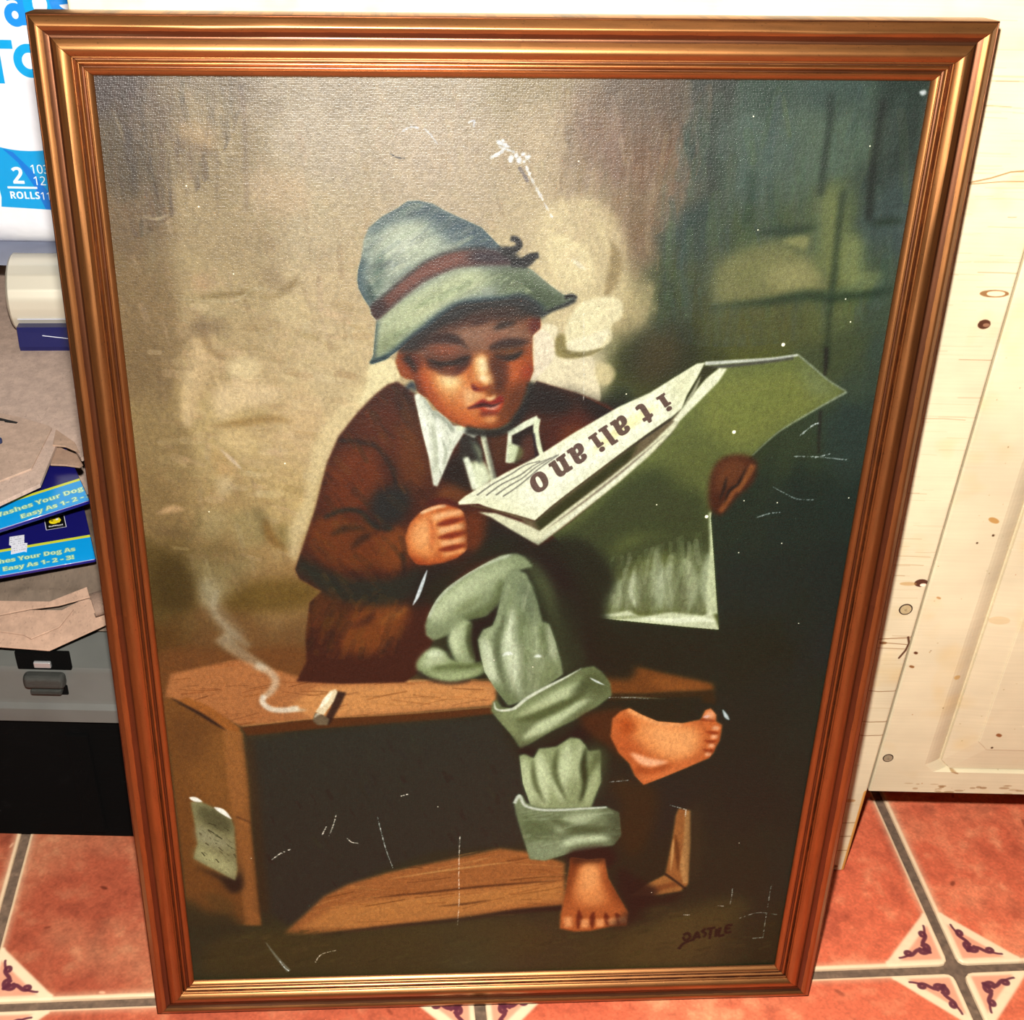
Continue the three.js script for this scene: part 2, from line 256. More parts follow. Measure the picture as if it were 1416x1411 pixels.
    fill('rgb(129,123,92)', 0.9, 2, `863,501 886,497 900,517 889,539 871,536`);
    fill('rgb(74,68,35)', 0.85, 1.4, `786,445 800,440 809,474 838,479 833,485 790,482`);
    fill('rgb(142,140,119)', 0.85, 1.4, `808,457 845,443 882,433 874,457 847,476 813,473`);
    dab('rgb(62,57,28)', 0.7, 1, -7, 0, `797,472 838,479 875,468`);
    fill('rgb(139,134,121)', 0.6, 1.4, `747,428 776,444 784,481 766,511 744,528 747,477`);
    dab('rgb(138,136,118)', 0.8, 1, -5, 0, `807,303 820,313 833,322`);
    // green shuttered wall on the right
    hatch(205, 260, ['rgb(41,54,47)', 'rgb(22,36,29)', 'rgb(34,48,46)', 'rgb(44,57,34)'], 0.25, 60, 10, 1.5, `1027,6 1399,7 1390,385 1098,466 959,424`);
    fill('rgb(69,71,42)', 0.85, 7, `1072,310 1127,282 1184,271 1245,310 1282,361 1223,370 1140,382 1072,386`);
    fill('rgb(86,87,53)', 0.75, 3, `1180,271 1208,261 1231,263 1228,286 1211,281`);
    fill('rgb(91,91,58)', 0.7, 8, `1158,327 1232,310 1262,340 1197,361`);
    fill('rgb(66,73,41)', 0.75, 7, `1239,189 1269,173 1289,220 1289,327 1254,319 1243,245`);
    fill('rgb(75,83,49)', 0.75, 6, `1296,261 1326,269 1340,327 1374,327 1343,370 1306,353`);
    dab('rgb(4,14,9)', 0.75, 3, 7, 6, `1232,20 1238,72 1238,126 1240,193`);
    dab('rgb(4,10,7)', 0.8, 3, 8, 8, `1325,31 1325,87 1326,157 1333,236`);
    dab('rgb(4,16,9)', 0.75, 3, 6, 6, `1279,181 1281,245 1285,327 1288,404 1298,510`);
    dab('rgb(4,20,10)', 0.75, 3.5, -13, 0, `1064,391 1165,382 1240,370 1283,372 1368,365 1405,357`);
    dab('rgb(5,18,10)', 0.6, 3, -9, 0, `1124,253 1190,253 1247,245`);
    dab('rgb(4,16,6)', 0.7, 3, -8, 0, `1334,241 1367,236 1400,234`);
    dab('rgb(7,25,17)', 0.6, 4, 8, 6, `1111,150 1118,205 1117,245`);
    fill('rgb(43,46,20)', 0.5, 9, `1049,408 1159,399 1270,395 1283,457 1168,469 1054,456`);
    fill('rgb(6,12,6)', 0.5, 9, `932,434 1033,421 1054,500 975,540 911,500`);
    fill('rgb(44,34,14)', 0.45, 9, `947,455 1014,447 1008,513 949,536`);
    dab('rgb(46,59,39)', 0.5, 3, -9, 0, `1266,370 1327,353 1375,329`);
    dab('rgb(4,4,4)', 0.8, 1.5, 4, 2, `1292,467 1297,513 1294,545`);
    dab('rgb(4,4,4)', 0.8, 1.5, 3, 2, `1300,593 1304,637 1309,681`);

    // --- the bench: a crate on its side
    fill('rgb(57,36,10)', 0.6, 8, `8,1114 164,1108 297,1119 279,1190 113,1213 7,1194`);
    fill('rgb(69,41,15)', 0.85, 6, `-4,1114 164,1108 303,1107 300,1199 109,1268 -9,1266`);
    poly('rgb(115,73,39)', 1, 2, `4,1220 21,1162 163,1129 292,1177 384,1190 566,1186 697,1192 696,1254 444,1275 306,1283 157,1297 54,1234`);
    poly('rgb(140,98,55)', 0.9, 4, `324,1200 566,1193 694,1203 696,1250 444,1271 306,1279 262,1244`);
    hatch(301, 120, ['rgb(69,32,4)', 'rgb(123,80,39)', 'rgb(95,50,17)', 'rgb(56,25,4)'], 0.4, 40, 2.2, -0.08, `4,1220 21,1162 163,1129 292,1177 566,1186 697,1192 696,1254 444,1275 306,1283 157,1297`);
    dab('rgb(127,100,61)', 0.8, 1, -3, 0, `287,1186 370,1179 505,1189 627,1184`);
    poly('rgb(50,25,4)', 1, 1.5, `157,1299 305,1282 597,1266 697,1257 698,1275 597,1287 330,1306 169,1321`);
    dab('rgb(135,98,55)', 0.7, 0.8, 1.5, 1.2, `160,1296 305,1280 462,1274 597,1265 693,1257`);
    poly('rgb(75,47,16)', 1, 2, `0,1226 18,1221 157,1308 162,1436 162,1578 169,1857 1,1851 2,1545`);
    fill('rgb(88,57,22)', 0.8, 9, `29,1336 126,1317 153,1360 158,1503 110,1547 49,1467`);
    fill('rgb(60,37,13)', 0.6, 10, `14,1262 72,1284 84,1358 28,1400`);
    poly('rgb(104,67,30)', 0.85, 2, `119,1295 159,1312 163,1436 162,1578 166,1856 131,1855 128,1606 118,1435`);
    poly('rgb(103,61,22)', 0.95, 1.5, `32,1227 51,1221 96,1245 157,1302 148,1311 127,1303 78,1268`);
    dab('rgb(7,4,4)', 0.9, 1.3, -5, 0, `17,1223 70,1260 98,1283 126,1307`);
    dab('rgb(21,11,4)', 0.8, 1.5, 2, 1.5, `131,1537 146,1545 163,1556`);
    poly('rgb(12,24,19)', 1, 5, `168,1329 443,1301 696,1284 784,1474 766,1637 569,1648 437,1701 353,1774 233,1863 188,1817`);
    hatch(302, 240, ['rgb(19,31,20)', 'rgb(4,4,4)', 'rgb(11,21,13)', 'rgb(4,19,16)'], 0.35, 14, 5, 1.2, `180,1344 443,1312 706,1299 757,1626 569,1642 370,1742 217,1836`);
    dab('rgb(32,21,6)', 0.8, 6, 9, 12, `173,1328 176,1492 175,1666 176,1818`);
    fill('rgb(16,26,12)', 0.9, 9, `2,1770 42,1810 101,1818 123,1863 125,1909 80,1937 -10,1934`);
    fill('rgb(19,29,15)', 0.9, 3, `-11,1896 74,1896 168,1896 165,1945 -15,1939`);
    fill('rgb(48,41,16)', 0.5, 6, `43,1755 100,1773 114,1812 64,1805`);
    // inner bottom board
    poly('rgb(115,71,33)', 1, 3, `219,1883 272,1824 316,1773 373,1738 467,1705 625,1667 718,1643 779,1654 869,1689 876,1819 628,1852 389,1879 279,1889`);
    poly('rgb(139,94,46)', 0.85, 4, `256,1868 343,1802 485,1782 674,1763 868,1744 871,1800 628,1842 389,1876`);
    hatch(303, 150, ['rgb(64,32,4)', 'rgb(140,103,55)', 'rgb(100,56,18)', 'rgb(132,87,44)'], 0.45, 55, 2.4, -0.1, `227,1882 272,1828 321,1776 467,1708 718,1646 860,1689 872,1815 628,1852 389,1877`);
    dab('rgb(150,118,67)', 0.75, 1, -3, 0, `467,1726 570,1708 672,1693 752,1683`);
    dab('rgb(47,23,4)', 0.85, 1.2, -4, 0, `429,1781 561,1768 674,1755 768,1748 868,1741`);
    dab('rgb(47,24,4)', 0.7, 1.2, -4, 0, `575,1812 651,1805 703,1795`);
    dab('rgb(4,5,4)', 0.9, 2.5, 3, 10, `293,1893 465,1870 628,1855 762,1833 872,1825`);
    // ground
    fill('rgb(39,37,12)', 0.7, 9, `63,1898 434,1888 740,1853 846,1924 745,2002 226,2007 21,2000`);
    fill('rgb(53,49,21)', 0.7, 12, `1012,1998 1028,1943 1114,1865 1222,1815 1314,1818 1273,1910 1181,2018`);
    hatch(304, 260, ['rgb(55,49,22)', 'rgb(13,23,4)', 'rgb(38,36,12)', 'rgb(49,51,22)'], 0.3, 16, 6, -0.2, `46,1897 845,1902 1165,1822 1379,1874 1379,2013 21,2000`);
    // right part of the crate
    poly('rgb(72,40,10)', 1, 3, `915,1151 967,1153 1047,1177 1160,1208 1166,1226 1096,1225 1017,1232 938,1231`);
    fill('rgb(98,57,20)', 0.7, 6, `1026,1189 1093,1198 1152,1212 1144,1222 1051,1220`);
    poly('rgb(26,20,4)', 0.95, 2, `938,1230 1017,1232 1136,1227 1166,1226 1172,1260 1143,1256 1137,1240 1053,1242 939,1247`);
    dab('rgb(98,99,79)', 0.6, 0.8, -2, 0, `960,1241 991,1239 1062,1245`);
    fill('rgb(32,22,4)', 0.75, 8, `954,1461 1056,1475 1066,1591 1026,1679 983,1612 987,1530`);
    poly('rgb(111,71,33)', 1, 1.6, `1112,1621 1113,1561 1118,1539 1145,1546 1155,1646 1162,1765 1152,1775 1105,1729`);
    poly('rgb(142,109,63)', 0.9, 1.5, `1134,1547 1145,1547 1155,1646 1161,1759 1150,1760 1136,1708 1139,1645`);
    dab('rgb(65,35,9)', 0.85, 1.5, -7, 0, `1118,1614 1127,1664 1135,1721`);
    dab('rgb(159,129,78)', 0.8, 1, -4, 0, `1115,1626 1116,1670 1117,1721`);
    poly('rgb(117,79,38)', 1, 1.8, `1026,1797 1064,1759 1106,1731 1152,1773 1148,1784 1089,1794`);
    poly('rgb(81,43,17)', 0.7, 2, `1087,1784 1145,1764 1124,1753 1066,1774`);
    dab('rgb(4,4,4)', 0.95, 1.2, 3, 2.5, `1104,1729 1129,1750 1158,1777`);
    fill('rgb(4,7,4)', 0.8, 4, `1022,1802 1088,1801 1153,1786 1130,1812 1070,1830 1032,1862`);
    fill('rgb(34,30,15)', 0.6, 7, `1146,1523 1169,1554 1182,1722 1170,1761`);

    // --- jacket
    fill('rgb(4,4,4)', 0.75, 7, `792,549 876,571 945,579 1061,638 988,758 853,884 769,948 694,882 786,696`);
    poly('rgb(33,11,4)', 1, 1.3, `494,530 476,536 454,554 420,590 382,639 359,692 333,788 306,869 288,922 296,943 339,972 314,998 303,1076 302,1137 279,1186 369,1193 505,1192 533,1168 554,1115 623,946 794,867 983,697 933,608 890,578 834,556 753,530 700,635 631,635 562,591 528,555`);
    within(`494,530 454,554 420,590 382,639 359,692 333,788 306,869 288,922 296,943 339,972 314,998 303,1076 302,1137 279,1186 369,1193 505,1192 554,1115 623,946 794,867 983,697 933,608 834,556 753,530 700,635 562,591`, false, () => {
      fill('rgb(58,22,4)', 0.9, 7, `393,665 444,662 463,704 450,764 414,799 354,789 364,720`);
      fill('rgb(45,15,4)', 0.8, 7, `406,624 457,583 491,571 514,612 522,687 490,687 459,653`);
      fill('rgb(58,27,5)', 0.75, 7, `506,596 526,579 537,645 553,713 529,756 498,721`);
      fill('rgb(64,28,4)', 0.85, 6, `329,816 401,808 453,839 505,844 497,917 431,921 358,915 319,869`);
      fill('rgb(71,34,8)', 0.8, 5, `469,840 505,827 513,908 480,926 456,898`);
      fill('rgb(63,32,9)', 0.85, 5, `569,757 601,735 632,736 637,762 601,779 569,778`);
      fill('rgb(78,39,9)', 0.85, 6, `396,1024 455,1006 513,1007 504,1055 453,1113 377,1112`);
      dab('rgb(100,62,24)', 0.7, 3, -10, 0, `454,1049 488,1026 513,1012`);
      dab('rgb(17,4,4)', 0.6, 3, -12, 0, `395,1058 429,1039 446,1020`);
      fill('rgb(51,28,5)', 0.6, 7, `315,975 372,981 379,1058 316,1047`);
      // folds
      dab('rgb(4,6,7)', 0.9, 2, 4, 5, `382,646 417,649 452,659 471,683 486,713 490,743`);
      fill('rgb(4,14,15)', 0.9, 6, `450,755 482,743 510,747 517,778 497,818 461,826 441,799`);
      dab('rgb(4,15,14)', 0.9, 2.2, 4, 8, `350,807 390,792 422,797 449,826 481,833`);
      dab('rgb(11,9,4)', 0.7, 2.5, -10, 0, `360,847 397,830 433,835`);
      dab('rgb(5,4,4)', 0.7, 3, -9, 0, `400,879 424,853 449,844`);
      fill('rgb(5,18,13)', 0.9, 6, `289,919 302,896 350,925 406,944 480,945 538,922 546,955 504,997 430,1006 372,990 324,957`);
      dab('rgb(4,5,6)', 0.8, 2.5, 5, 4, `501,885 505,917 505,941`);
      fill('rgb(4,5,6)', 0.85, 5, `495,547 514,559 529,612 522,625 499,583`);
      dab('rgb(42,19,6)', 0.8, 3, -14, 0, `507,563 522,612 541,662`);
      hatch(401, 240, ['rgb(73,33,5)', 'rgb(17,4,4)', 'rgb(47,21,5)', 'rgb(60,37,9)', 'rgb(7,13,7)'], 0.22, 18, 8, 1.0, `289,915 328,754 382,644 491,535 522,612 561,757 505,917 397,1005`);
      hatch(402, 110, ['rgb(76,38,10)', 'rgb(10,5,4)', 'rgb(62,37,4)'], 0.22, 22, 8, 1.9, `311,975 504,1002 504,1114 301,1111`);
      // right shoulder and chest
      fill('rgb(4,4,4)', 0.95, 6, `733,532 767,537 807,552 827,579 809,596 770,596 742,591 724,610 703,622 721,586`);
      fill('rgb(4,4,4)', 0.95, 6, `820,556 904,578 983,623 992,728 912,697 857,600`);
      fill('rgb(36,8,4)', 0.9, 7, `783,628 811,602 850,600 875,613 863,660 815,676 785,670`);
      fill('rgb(57,23,4)', 0.8, 6, `798,633 826,613 851,623 843,655 809,660`);
      fill('rgb(39,18,6)', 0.95, 4, `673,635 699,632 705,655 701,695 675,695 667,655`);
      fill('rgb(4,5,4)', 0.9, 5, `569,722 616,671 632,723 641,757 593,735`);
      fill('rgb(4,9,7)', 0.95, 7, `542,923 627,901 666,810 724,838 766,875 644,901 587,946 538,1012 517,1007`);
    });

    // --- shirt and collar
    poly('rgb(14,15,13)', 1, 2, `611,642 629,634 643,637 659,694 611,694`);
    poly('rgb(136,143,131)', 1, 1, `525,557 536,552 548,567 560,588 574,589 585,600 599,618 627,622 654,630 639,643 619,634 600,667 570,744 562,741 553,683 541,633`);
    within(`525,557 536,552 548,567 560,588 574,589 585,600 599,618 627,622 654,630 639,643 619,634 600,667 570,744 562,741 553,683 541,633`, false, () => {
      dab('rgb(97,105,95)', 0.8, 1.5, -8, 0, `537,555 556,584 568,604 560,592`);
      dab('rgb(83,91,80)', 0.8, 1.5, -6, 0, `560,588 584,608 599,629 588,617`);
      dab('rgb(110,118,102)', 0.7, 2, -10, 0, `557,612 568,662 567,722`);
      dab('rgb(148,155,146)', 0.9, 1.2, -8, 0, `531,567 545,625 557,688`);
      dab('rgb(149,156,147)', 0.9, 1.2, -8, 0, `568,600 576,654 575,705`);
      dab('rgb(95,104,90)', 0.7, 1.2, -4, 0, `578,646 586,667 581,705`);
      hatch(403, 40, ['rgb(147,154,144)', 'rgb(101,109,96)'], 0.5, 16, 2, 1.3, `533,563 560,592 611,625 569,739 557,705`);
    });
    dab('rgb(139,148,127)', 0.95, 0.9, 6, 8, `605,624 626,622 652,629 660,655 671,697 680,734`);
    poly('rgb(115,124,101)', 1, 2, `620,678 632,693 651,688 663,697 677,729 643,756 632,723`);
    dab('rgb(149,158,143)', 0.9, 1.2, 7, 10, `624,684 634,714 645,749`);
    fill('rgb(140,149,128)', 0.9, 2, `642,697 660,706 668,736 649,749`);
    dab('rgb(29,35,31)', 0.8, 1.5, -12, 0, `631,646 645,667 651,697`);
    dab('rgb(63,70,56)', 0.8, 1.5, -6, 0, `639,655 649,672 653,693`);
    dab('rgb(4,4,4)', 0.8, 2, 3, 4, `663,646 673,689 684,732`);
    // right collar
    poly('rgb(4,4,4)', 1, 2, `711,635 752,615 760,630 776,681 758,695 706,695 709,655`);
    fill('rgb(47,23,15)', 0.9, 4, `732,645 751,635 762,681 744,695 725,693 728,665`);
    dab('rgb(143,152,134)', 1, 0.8, 8, 9, `704,635 720,627 738,616 760,605`);
    dab('rgb(139,149,126)', 1, 0.8, 8, 5, `758,605 757,630 765,665 773,688`);
    dab('rgb(142,151,134)', 1, 0.9, 5, 7, `707,632 707,652 706,678 706,695`);
    poly('rgb(127,137,112)', 1, 1.4, `705,652 726,661 725,673 718,695 705,695`);
    dab('rgb(64,74,40)', 0.7, 2, -7, 0, `726,661 729,675 720,695`);
    dab('rgb(6,5,13)', 0.9, 1, 3, 2, `752,635 756,660 761,688`);

    // --- head
    poly('rgb(78,33,8)', 1, 1.2, `491,492 495,505 501,519 511,525 525,527 528,541 533,552 550,564 573,591 596,610 620,621 648,626 671,627 689,623 708,611 725,583 736,552 742,526 747,510 744,480 742,443 757,429 755,408 733,379 699,363 637,363 576,376 536,403 502,451`);
    within(`491,492 495,505 501,519 511,525 525,527 528,541 533,552 550,564 573,591 596,610 620,621 648,626 671,627 689,623 708,611 725,583 736,552 742,526 747,510 744,480 742,443 757,429 755,408 733,379 699,363 637,363 576,376 536,403 502,451`, false, () => {
      fill('rgb(72,47,32)', 1, 5, `527,458 576,426 638,415 706,417 744,424 743,459 725,459 685,464 658,475 626,480 590,475 550,479 532,484`);
      fill('rgb(81,59,46)', 0.8, 6, `590,433 652,427 706,434 725,450 675,457 626,461 594,452`);
      fill('rgb(76,40,25)', 0.6, 5, `657,443 684,438 698,445 675,457 657,457`);
      // ear
      fill('rgb(87,37,8)', 1, 3, `498,498 516,493 532,503 529,527 511,524 502,517`);
      fill('rgb(42,10,4)', 0.9, 4, `511,475 536,484 534,512 522,512 507,491`);
      fill('rgb(28,7,4)', 0.8, 4, `527,512 541,522 550,560 536,555 528,536`);
      // cheeks and lower face
      fill('rgb(115,61,24)', 1, 5, `541,503 577,513 609,517 636,492 653,480 661,513 673,532 678,561 666,615 629,616 596,602 568,575 550,546 541,522`);
      fill('rgb(98,36,11)', 0.9, 6, `536,508 554,522 573,568 610,607 643,619 624,619 587,599 557,568 538,536`);
      fill('rgb(135,96,55)', 0.95, 7, `559,517 588,519 616,522 616,546 605,568 580,553 566,534`);
      fill('rgb(147,129,87)', 0.95, 7, `570,520 591,519 609,525 609,541 591,544 577,532`);
      fill('rgb(123,74,40)', 0.9, 5, `616,544 637,546 664,556 660,571 633,578 621,590 612,570`);
      fill('rgb(139,109,72)', 0.85, 5, `618,551 641,546 660,556 651,566 628,575`);
      fill('rgb(94,39,7)', 0.95, 6, `681,494 703,487 733,475 744,487 741,525 729,552 701,551 687,527`);
      fill('rgb(117,56,23)', 0.95, 7, `686,496 710,492 722,508 714,532 696,535 684,515`);
      fill('rgb(54,25,5)', 0.95, 7, `730,528 742,532 729,571 703,612 680,622 689,595 702,566`);
      fill('rgb(69,33,7)', 0.8, 8, `687,547 710,551 720,571 698,595 680,610 688,576`);
      fill('rgb(77,9,4)', 0.6, 5, `729,504 745,504 739,528 728,523`);
      // eye sockets
      fill('rgb(65,38,27)', 0.95, 4, `538,461 572,452 608,459 626,480 608,491 577,491 545,484`);
      fill('rgb(75,37,21)', 0.9, 4, `556,468 581,462 603,468 601,482 577,484 559,479`);
      dab('rgb(18,8,7)', 0.85, 2.2, -13, 0, `545,456 567,448 594,449 612,459`);
      fill('rgb(23,8,5)', 0.95, 3, `547,486 572,496 595,497 622,482 631,484 622,503 600,509 575,510 554,503`);
      dab('rgb(5,4,4)', 0.95, 1.2, -7, 0, `552,488 572,496 595,496 615,488 629,482`);
      dab('rgb(64,26,9)', 0.9, 1.5, -6, 0, `577,503 590,505 609,501`);
      dab('rgb(40,11,6)', 0.85, 2, -8, 0, `568,511 588,517 606,513 622,499`);
      dab('rgb(17,8,7)', 0.9, 2.4, -15, 0, `662,468 685,462 711,458 736,454`);
      fill('rgb(40,22,8)', 0.95, 4, `671,471 698,468 728,464 728,475 710,485 690,487 674,485`);
      dab('rgb(7,5,4)', 0.95, 1.5, -8, 0, `674,482 692,486 712,482 726,472`);
      fill('rgb(62,37,15)', 0.8, 3, `680,472 703,468 716,471 699,478`);
      // nose
      fill('rgb(43,22,5)', 0.95, 5, `660,482 676,487 684,508 687,532 676,551 671,532 675,520 665,499`);
      fill('rgb(126,83,44)', 1, 4, `638,484 653,480 663,499 670,518 675,527 669,539 655,544 637,539 634,532 641,513`);
      fill('rgb(146,127,85)', 1, 4, `641,484 653,483 659,503 658,515 648,520 640,508`);
      fill('rgb(150,134,98)', 0.95, 3.5, `648,520 661,518 670,525 664,534 650,532`);
      fill('rgb(153,150,129)', 0.8, 2, `649,521 656,520 657,527 650,528`);
      dab('rgb(80,26,4)', 0.95, 1.4, -7, 0, `633,534 639,544 650,546 662,544 671,539`);
      dab('rgb(97,39,8)', 0.8, 2, -6, 0, `634,534 646,536 655,539`);
      fill('rgb(69,32,6)', 0.9, 3, `655,546 671,544 678,556 669,561 660,556`);
      fill('rgb(146,130,97)', 0.95, 1.8, `660,562 669,563 677,556 676,566 669,569 662,567`);
      dab('rgb(36,13,4)', 0.85, 4, 26, 12, `673,487 685,508 687,532 681,554`);
    fill('rgb(153,141,104)', 0.85, 4, `572,522 588,522 605,526 602,536 586,536`);
    dab('rgb(152,141,109)', 0.85, 2.5, 8, 9, `648,485 653,499 655,513`);
    dab('rgb(54,6,4)', 0.9, 1.2, -5, 0, `633,537 639,545 646,546`);
    fill('rgb(43,16,4)', 0.7, 6, `712,544 733,535 725,571 703,605 702,576`);
    dab('rgb(144,112,75)', 0.7, 2.5, -9, 0, `618,544 628,561 624,583`);
    // mouth
      fill('rgb(74,7,4)', 1, 1.4, `625,585 637,577 654,566 665,571 676,567 689,559 693,567 689,575 674,579 660,580 647,584`);
      fill('rgb(106,33,12)', 1, 1.8, `647,583 665,579 691,572 686,589 671,597 655,593`);
      dab('rgb(132,94,81)', 0.9, 1.4, -7, 0, `658,582 672,583 687,576`);
      dab('rgb(29,4,4)', 0.95, 0.9, -5, 0, `625,584 642,580 656,577 672,579 691,571`);
      fill('rgb(120,70,36)', 0.9, 3, `628,587 642,585 649,590 642,596 631,592`);
      dab('rgb(58,13,4)', 0.9, 2.5, -9, 0, `647,596 663,596 684,593`);
      fill('rgb(136,95,57)', 0.95, 3, `655,604 668,599 682,602 675,614 664,613`);
      fill('rgb(90,36,7)', 0.7, 4, `643,610 666,617 689,612 676,625 652,622`);
      dab('rgb(113,53,19)', 0.8, 3, -10, 0, `610,590 631,610 652,620`);
      fill('rgb(24,12,8)', 0.55, 5, `545,486 577,498 608,498 626,487 631,475 608,480 577,482 554,477`);
      // hair and hat shade
      fill('rgb(10,11,11)', 0.9, 5, `507,479 523,456 554,426 589,404 638,397 705,388 754,397 728,413 652,411 607,417 576,426 549,449 532,470`);
      dab('rgb(10,8,7)', 0.8, 2, -9, 0, `670,431 690,422 712,418`);
      dab('rgb(17,9,7)', 0.7, 2, -7, 0, `581,442 603,447 626,470`);
      dab('rgb(22,10,9)', 0.7, 2, -8, 0, `627,424 643,417 661,415`);
      fill('rgb(39,5,4)', 0.8, 3, `735,418 754,408 756,429 742,441`);
      dab('rgb(4,5,4)', 0.8, 2, 9, 3, `509,482 522,498 529,512`);
    });
    dab('rgb(4,7,6)', 0.9, 2, 9, 11, `746,534 739,559 729,589 711,617 691,630 671,634 648,632 622,627`);
    fill('rgb(4,8,9)', 0.9, 3, `739,532 746,537 725,586 708,610 717,610 739,578`);
    dab('rgb(4,18,30)', 0.9, 2, 6, 4, `511,546 522,534 527,550`);
    // hat
    poly('rgb(83,92,83)', 1, 1, `424,340 426,322 432,300 437,269 446,248 470,228 497,214 514,202 533,201 558,206 579,218 610,232 644,247 666,269 686,288 712,310 736,322 765,346 795,367 814,368 820,375 805,384 780,395 758,407 738,382 719,374 688,378 640,383 606,388 581,404 553,427 524,447 498,469 473,488 448,497 444,493 450,479 453,450 457,414 448,403 446,391 434,372 426,355`);
    within(`424,340 426,322 432,300 437,269 446,248 470,228 497,214 514,202 533,201 558,206 579,218 610,232 644,247 666,269 686,288 712,310 736,322 765,346 795,367 814,368 820,375 805,384 780,395 758,407 738,382 719,374 688,378 640,383 606,388 581,404 553,427 524,447 498,469 473,488 448,497 444,493 450,479 453,450 457,414 448,403 446,391 434,372 426,355`, false, () => {
      fill('rgb(18,34,42)', 0.95, 6, `442,257 470,230 514,203 536,201 579,218 647,248 685,288 660,285 622,266 579,242 536,230 488,239 454,260`);
      fill('rgb(23,38,48)', 0.8, 8, `536,224 598,245 653,272 679,291 623,285 579,263`);
      fill('rgb(103,111,97)', 0.9, 8, `466,257 509,239 543,245 567,269 573,288 530,309 493,331 469,309`);
      fill('rgb(113,120,108)', 0.7, 8, `478,279 518,257 543,275 509,306 481,319`);
      dab('rgb(23,40,46)', 0.9, 5, 16, 12, `430,300 426,337 434,369 446,391`);
      dab('rgb(42,57,50)', 0.8, 3, -14, 0, `469,291 462,325 458,369`);
      dab('rgb(14,30,29)', 0.85, 2.5, -9, 0, `443,344 449,369 455,378`);
      hatch(501, 150, ['rgb(92,100,83)', 'rgb(35,45,48)', 'rgb(72,81,70)'], 0.24, 24, 6, -0.55, `431,331 442,257 512,206 579,221 672,285 580,291 499,337 455,375`);
      // brim
      fill('rgb(101,109,86)', 1, 6, `458,417 505,382 555,350 605,325 648,322 674,338 624,363 581,388 524,433 479,460 457,479`);
      fill('rgb(107,115,90)', 0.75, 7, `493,404 549,369 605,338 642,331 605,360 556,391 511,427`);
      fill('rgb(49,59,43)', 0.95, 8, `655,322 717,313 768,350 801,376 758,402 725,376 681,369 668,344`);
      fill('rgb(31,42,28)', 0.8, 6, `718,344 775,363 808,376 762,405 738,382`);
      fill('rgb(69,79,54)', 0.8, 7, `457,459 492,437 518,440 473,479 450,493`);
      dab('rgb(33,46,45)', 0.9, 2.5, 8, 6, `456,417 452,450 450,489`);
      hatch(502, 150, ['rgb(111,119,95)', 'rgb(63,74,55)', 'rgb(83,93,69)'], 0.26, 28, 6, -0.5, `456,417 530,363 624,322 686,331 751,376 624,369 537,427 454,486`);
      dab('rgb(9,27,35)', 0.95, 3, 5, 11, `761,395 719,372 688,376 644,380 606,388 581,403 553,425`);
      dab('rgb(8,27,36)', 0.95, 2.6, 10, 5, `556,424 524,447 498,468 466,489 445,495`);
      // band
      poly('rgb(54,30,24)', 1, 1.6, `447,391 465,375 487,355 515,331 546,308 580,293 611,287 648,285 685,291 720,313 698,312 664,313 636,313 599,317 568,329 537,344 505,370 480,392 458,412 450,407`);
      fill('rgb(72,45,38)', 0.8, 4, `493,359 540,322 586,303 617,300 599,313 555,328 512,359`);
      fill('rgb(12,13,22)', 0.85, 5, `629,288 685,291 717,313 686,311 648,311 623,303`);
      dab('rgb(9,11,13)', 0.8, 1.6, 3, 3, `447,391 487,354 515,331 546,307 580,292 610,285 651,283`);
      dab('rgb(26,14,15)', 0.7, 1.8, 4, 2, `452,410 480,392 505,370 537,344 568,329 599,317 642,313`);
      fill('rgb(17,10,12)', 0.8, 3, `447,391 468,375 477,391 455,412`);
    });
    dab('rgb(104,104,86)', 0.6, 1, -4, 0, `782,360 810,365 822,374`);
    fill('rgb(8,14,16)', 0.95, 3, `495,474 523,443 552,423 581,400 606,384 640,379 687,374 719,369 748,382 763,404 758,412 736,403 707,392 669,395 638,400 606,414 581,424 553,443 530,466`);
    fill('rgb(21,9,7)', 0.8, 5, `524,460 556,437 587,421 625,404 669,399 707,395 689,408 638,417 594,434 562,447 537,470`);
    dab('rgb(4,9,11)', 0.85, 1.5, 4, 6, `758,405 777,395 802,385 817,376`);
    dab('rgb(4,6,7)', 1, 1, 8, 6, `686,288 703,286 712,278 706,268 696,266`);
    dab('rgb(4,7,9)', 1, 1, 10, 7, `698,309 717,308 732,299 747,296`);
    dab('rgb(4,7,9)', 0.9, 1.2, 9, 7, `717,313 729,309 738,300`);
    fill('rgb(4,8,10)', 0.9, 2.5, `672,282 700,285 712,300 729,313 717,316 685,297`);
    dab('rgb(4,6,7)', 1, 1, 5, 3, `798,373 810,369 820,373`);
    dab('rgb(8,25,29)', 1, 1, 3, 4, `444,494 460,488 479,481`);

    // --- left hand
    poly('rgb(116,56,21)', 1, 1.3, `508,851 517,822 537,798 561,785 586,780 607,787 622,800 628,823 630,855 630,880 611,899 583,910 554,915 529,912 513,888`);
    within(`508,851 517,822 537,798 561,785 586,780 607,787 622,800 628,823 630,855 630,880 611,899 583,910 554,915 529,912 513,888`, true, () => {
      fill('rgb(141,91,47)', 0.95, 6, `517,849 537,814 569,801 586,827 578,872 554,900 525,890`);
      fill('rgb(152,109,67)', 0.8, 6, `521,840 545,814 562,827 554,872 529,872`);
      fill('rgb(89,31,5)', 0.9, 5, `521,895 562,914 611,900 630,882 631,919 521,918`);
      dab('rgb(153,116,79)', 0.95, 2.5, 9, 8, `562,812 590,803 620,799`);
      dab('rgb(154,119,83)', 0.95, 2.5, 10, 8, `574,841 598,834 625,828`);
      dab('rgb(154,117,80)', 0.95, 2.5, 9, 8, `578,868 602,864 628,857`);
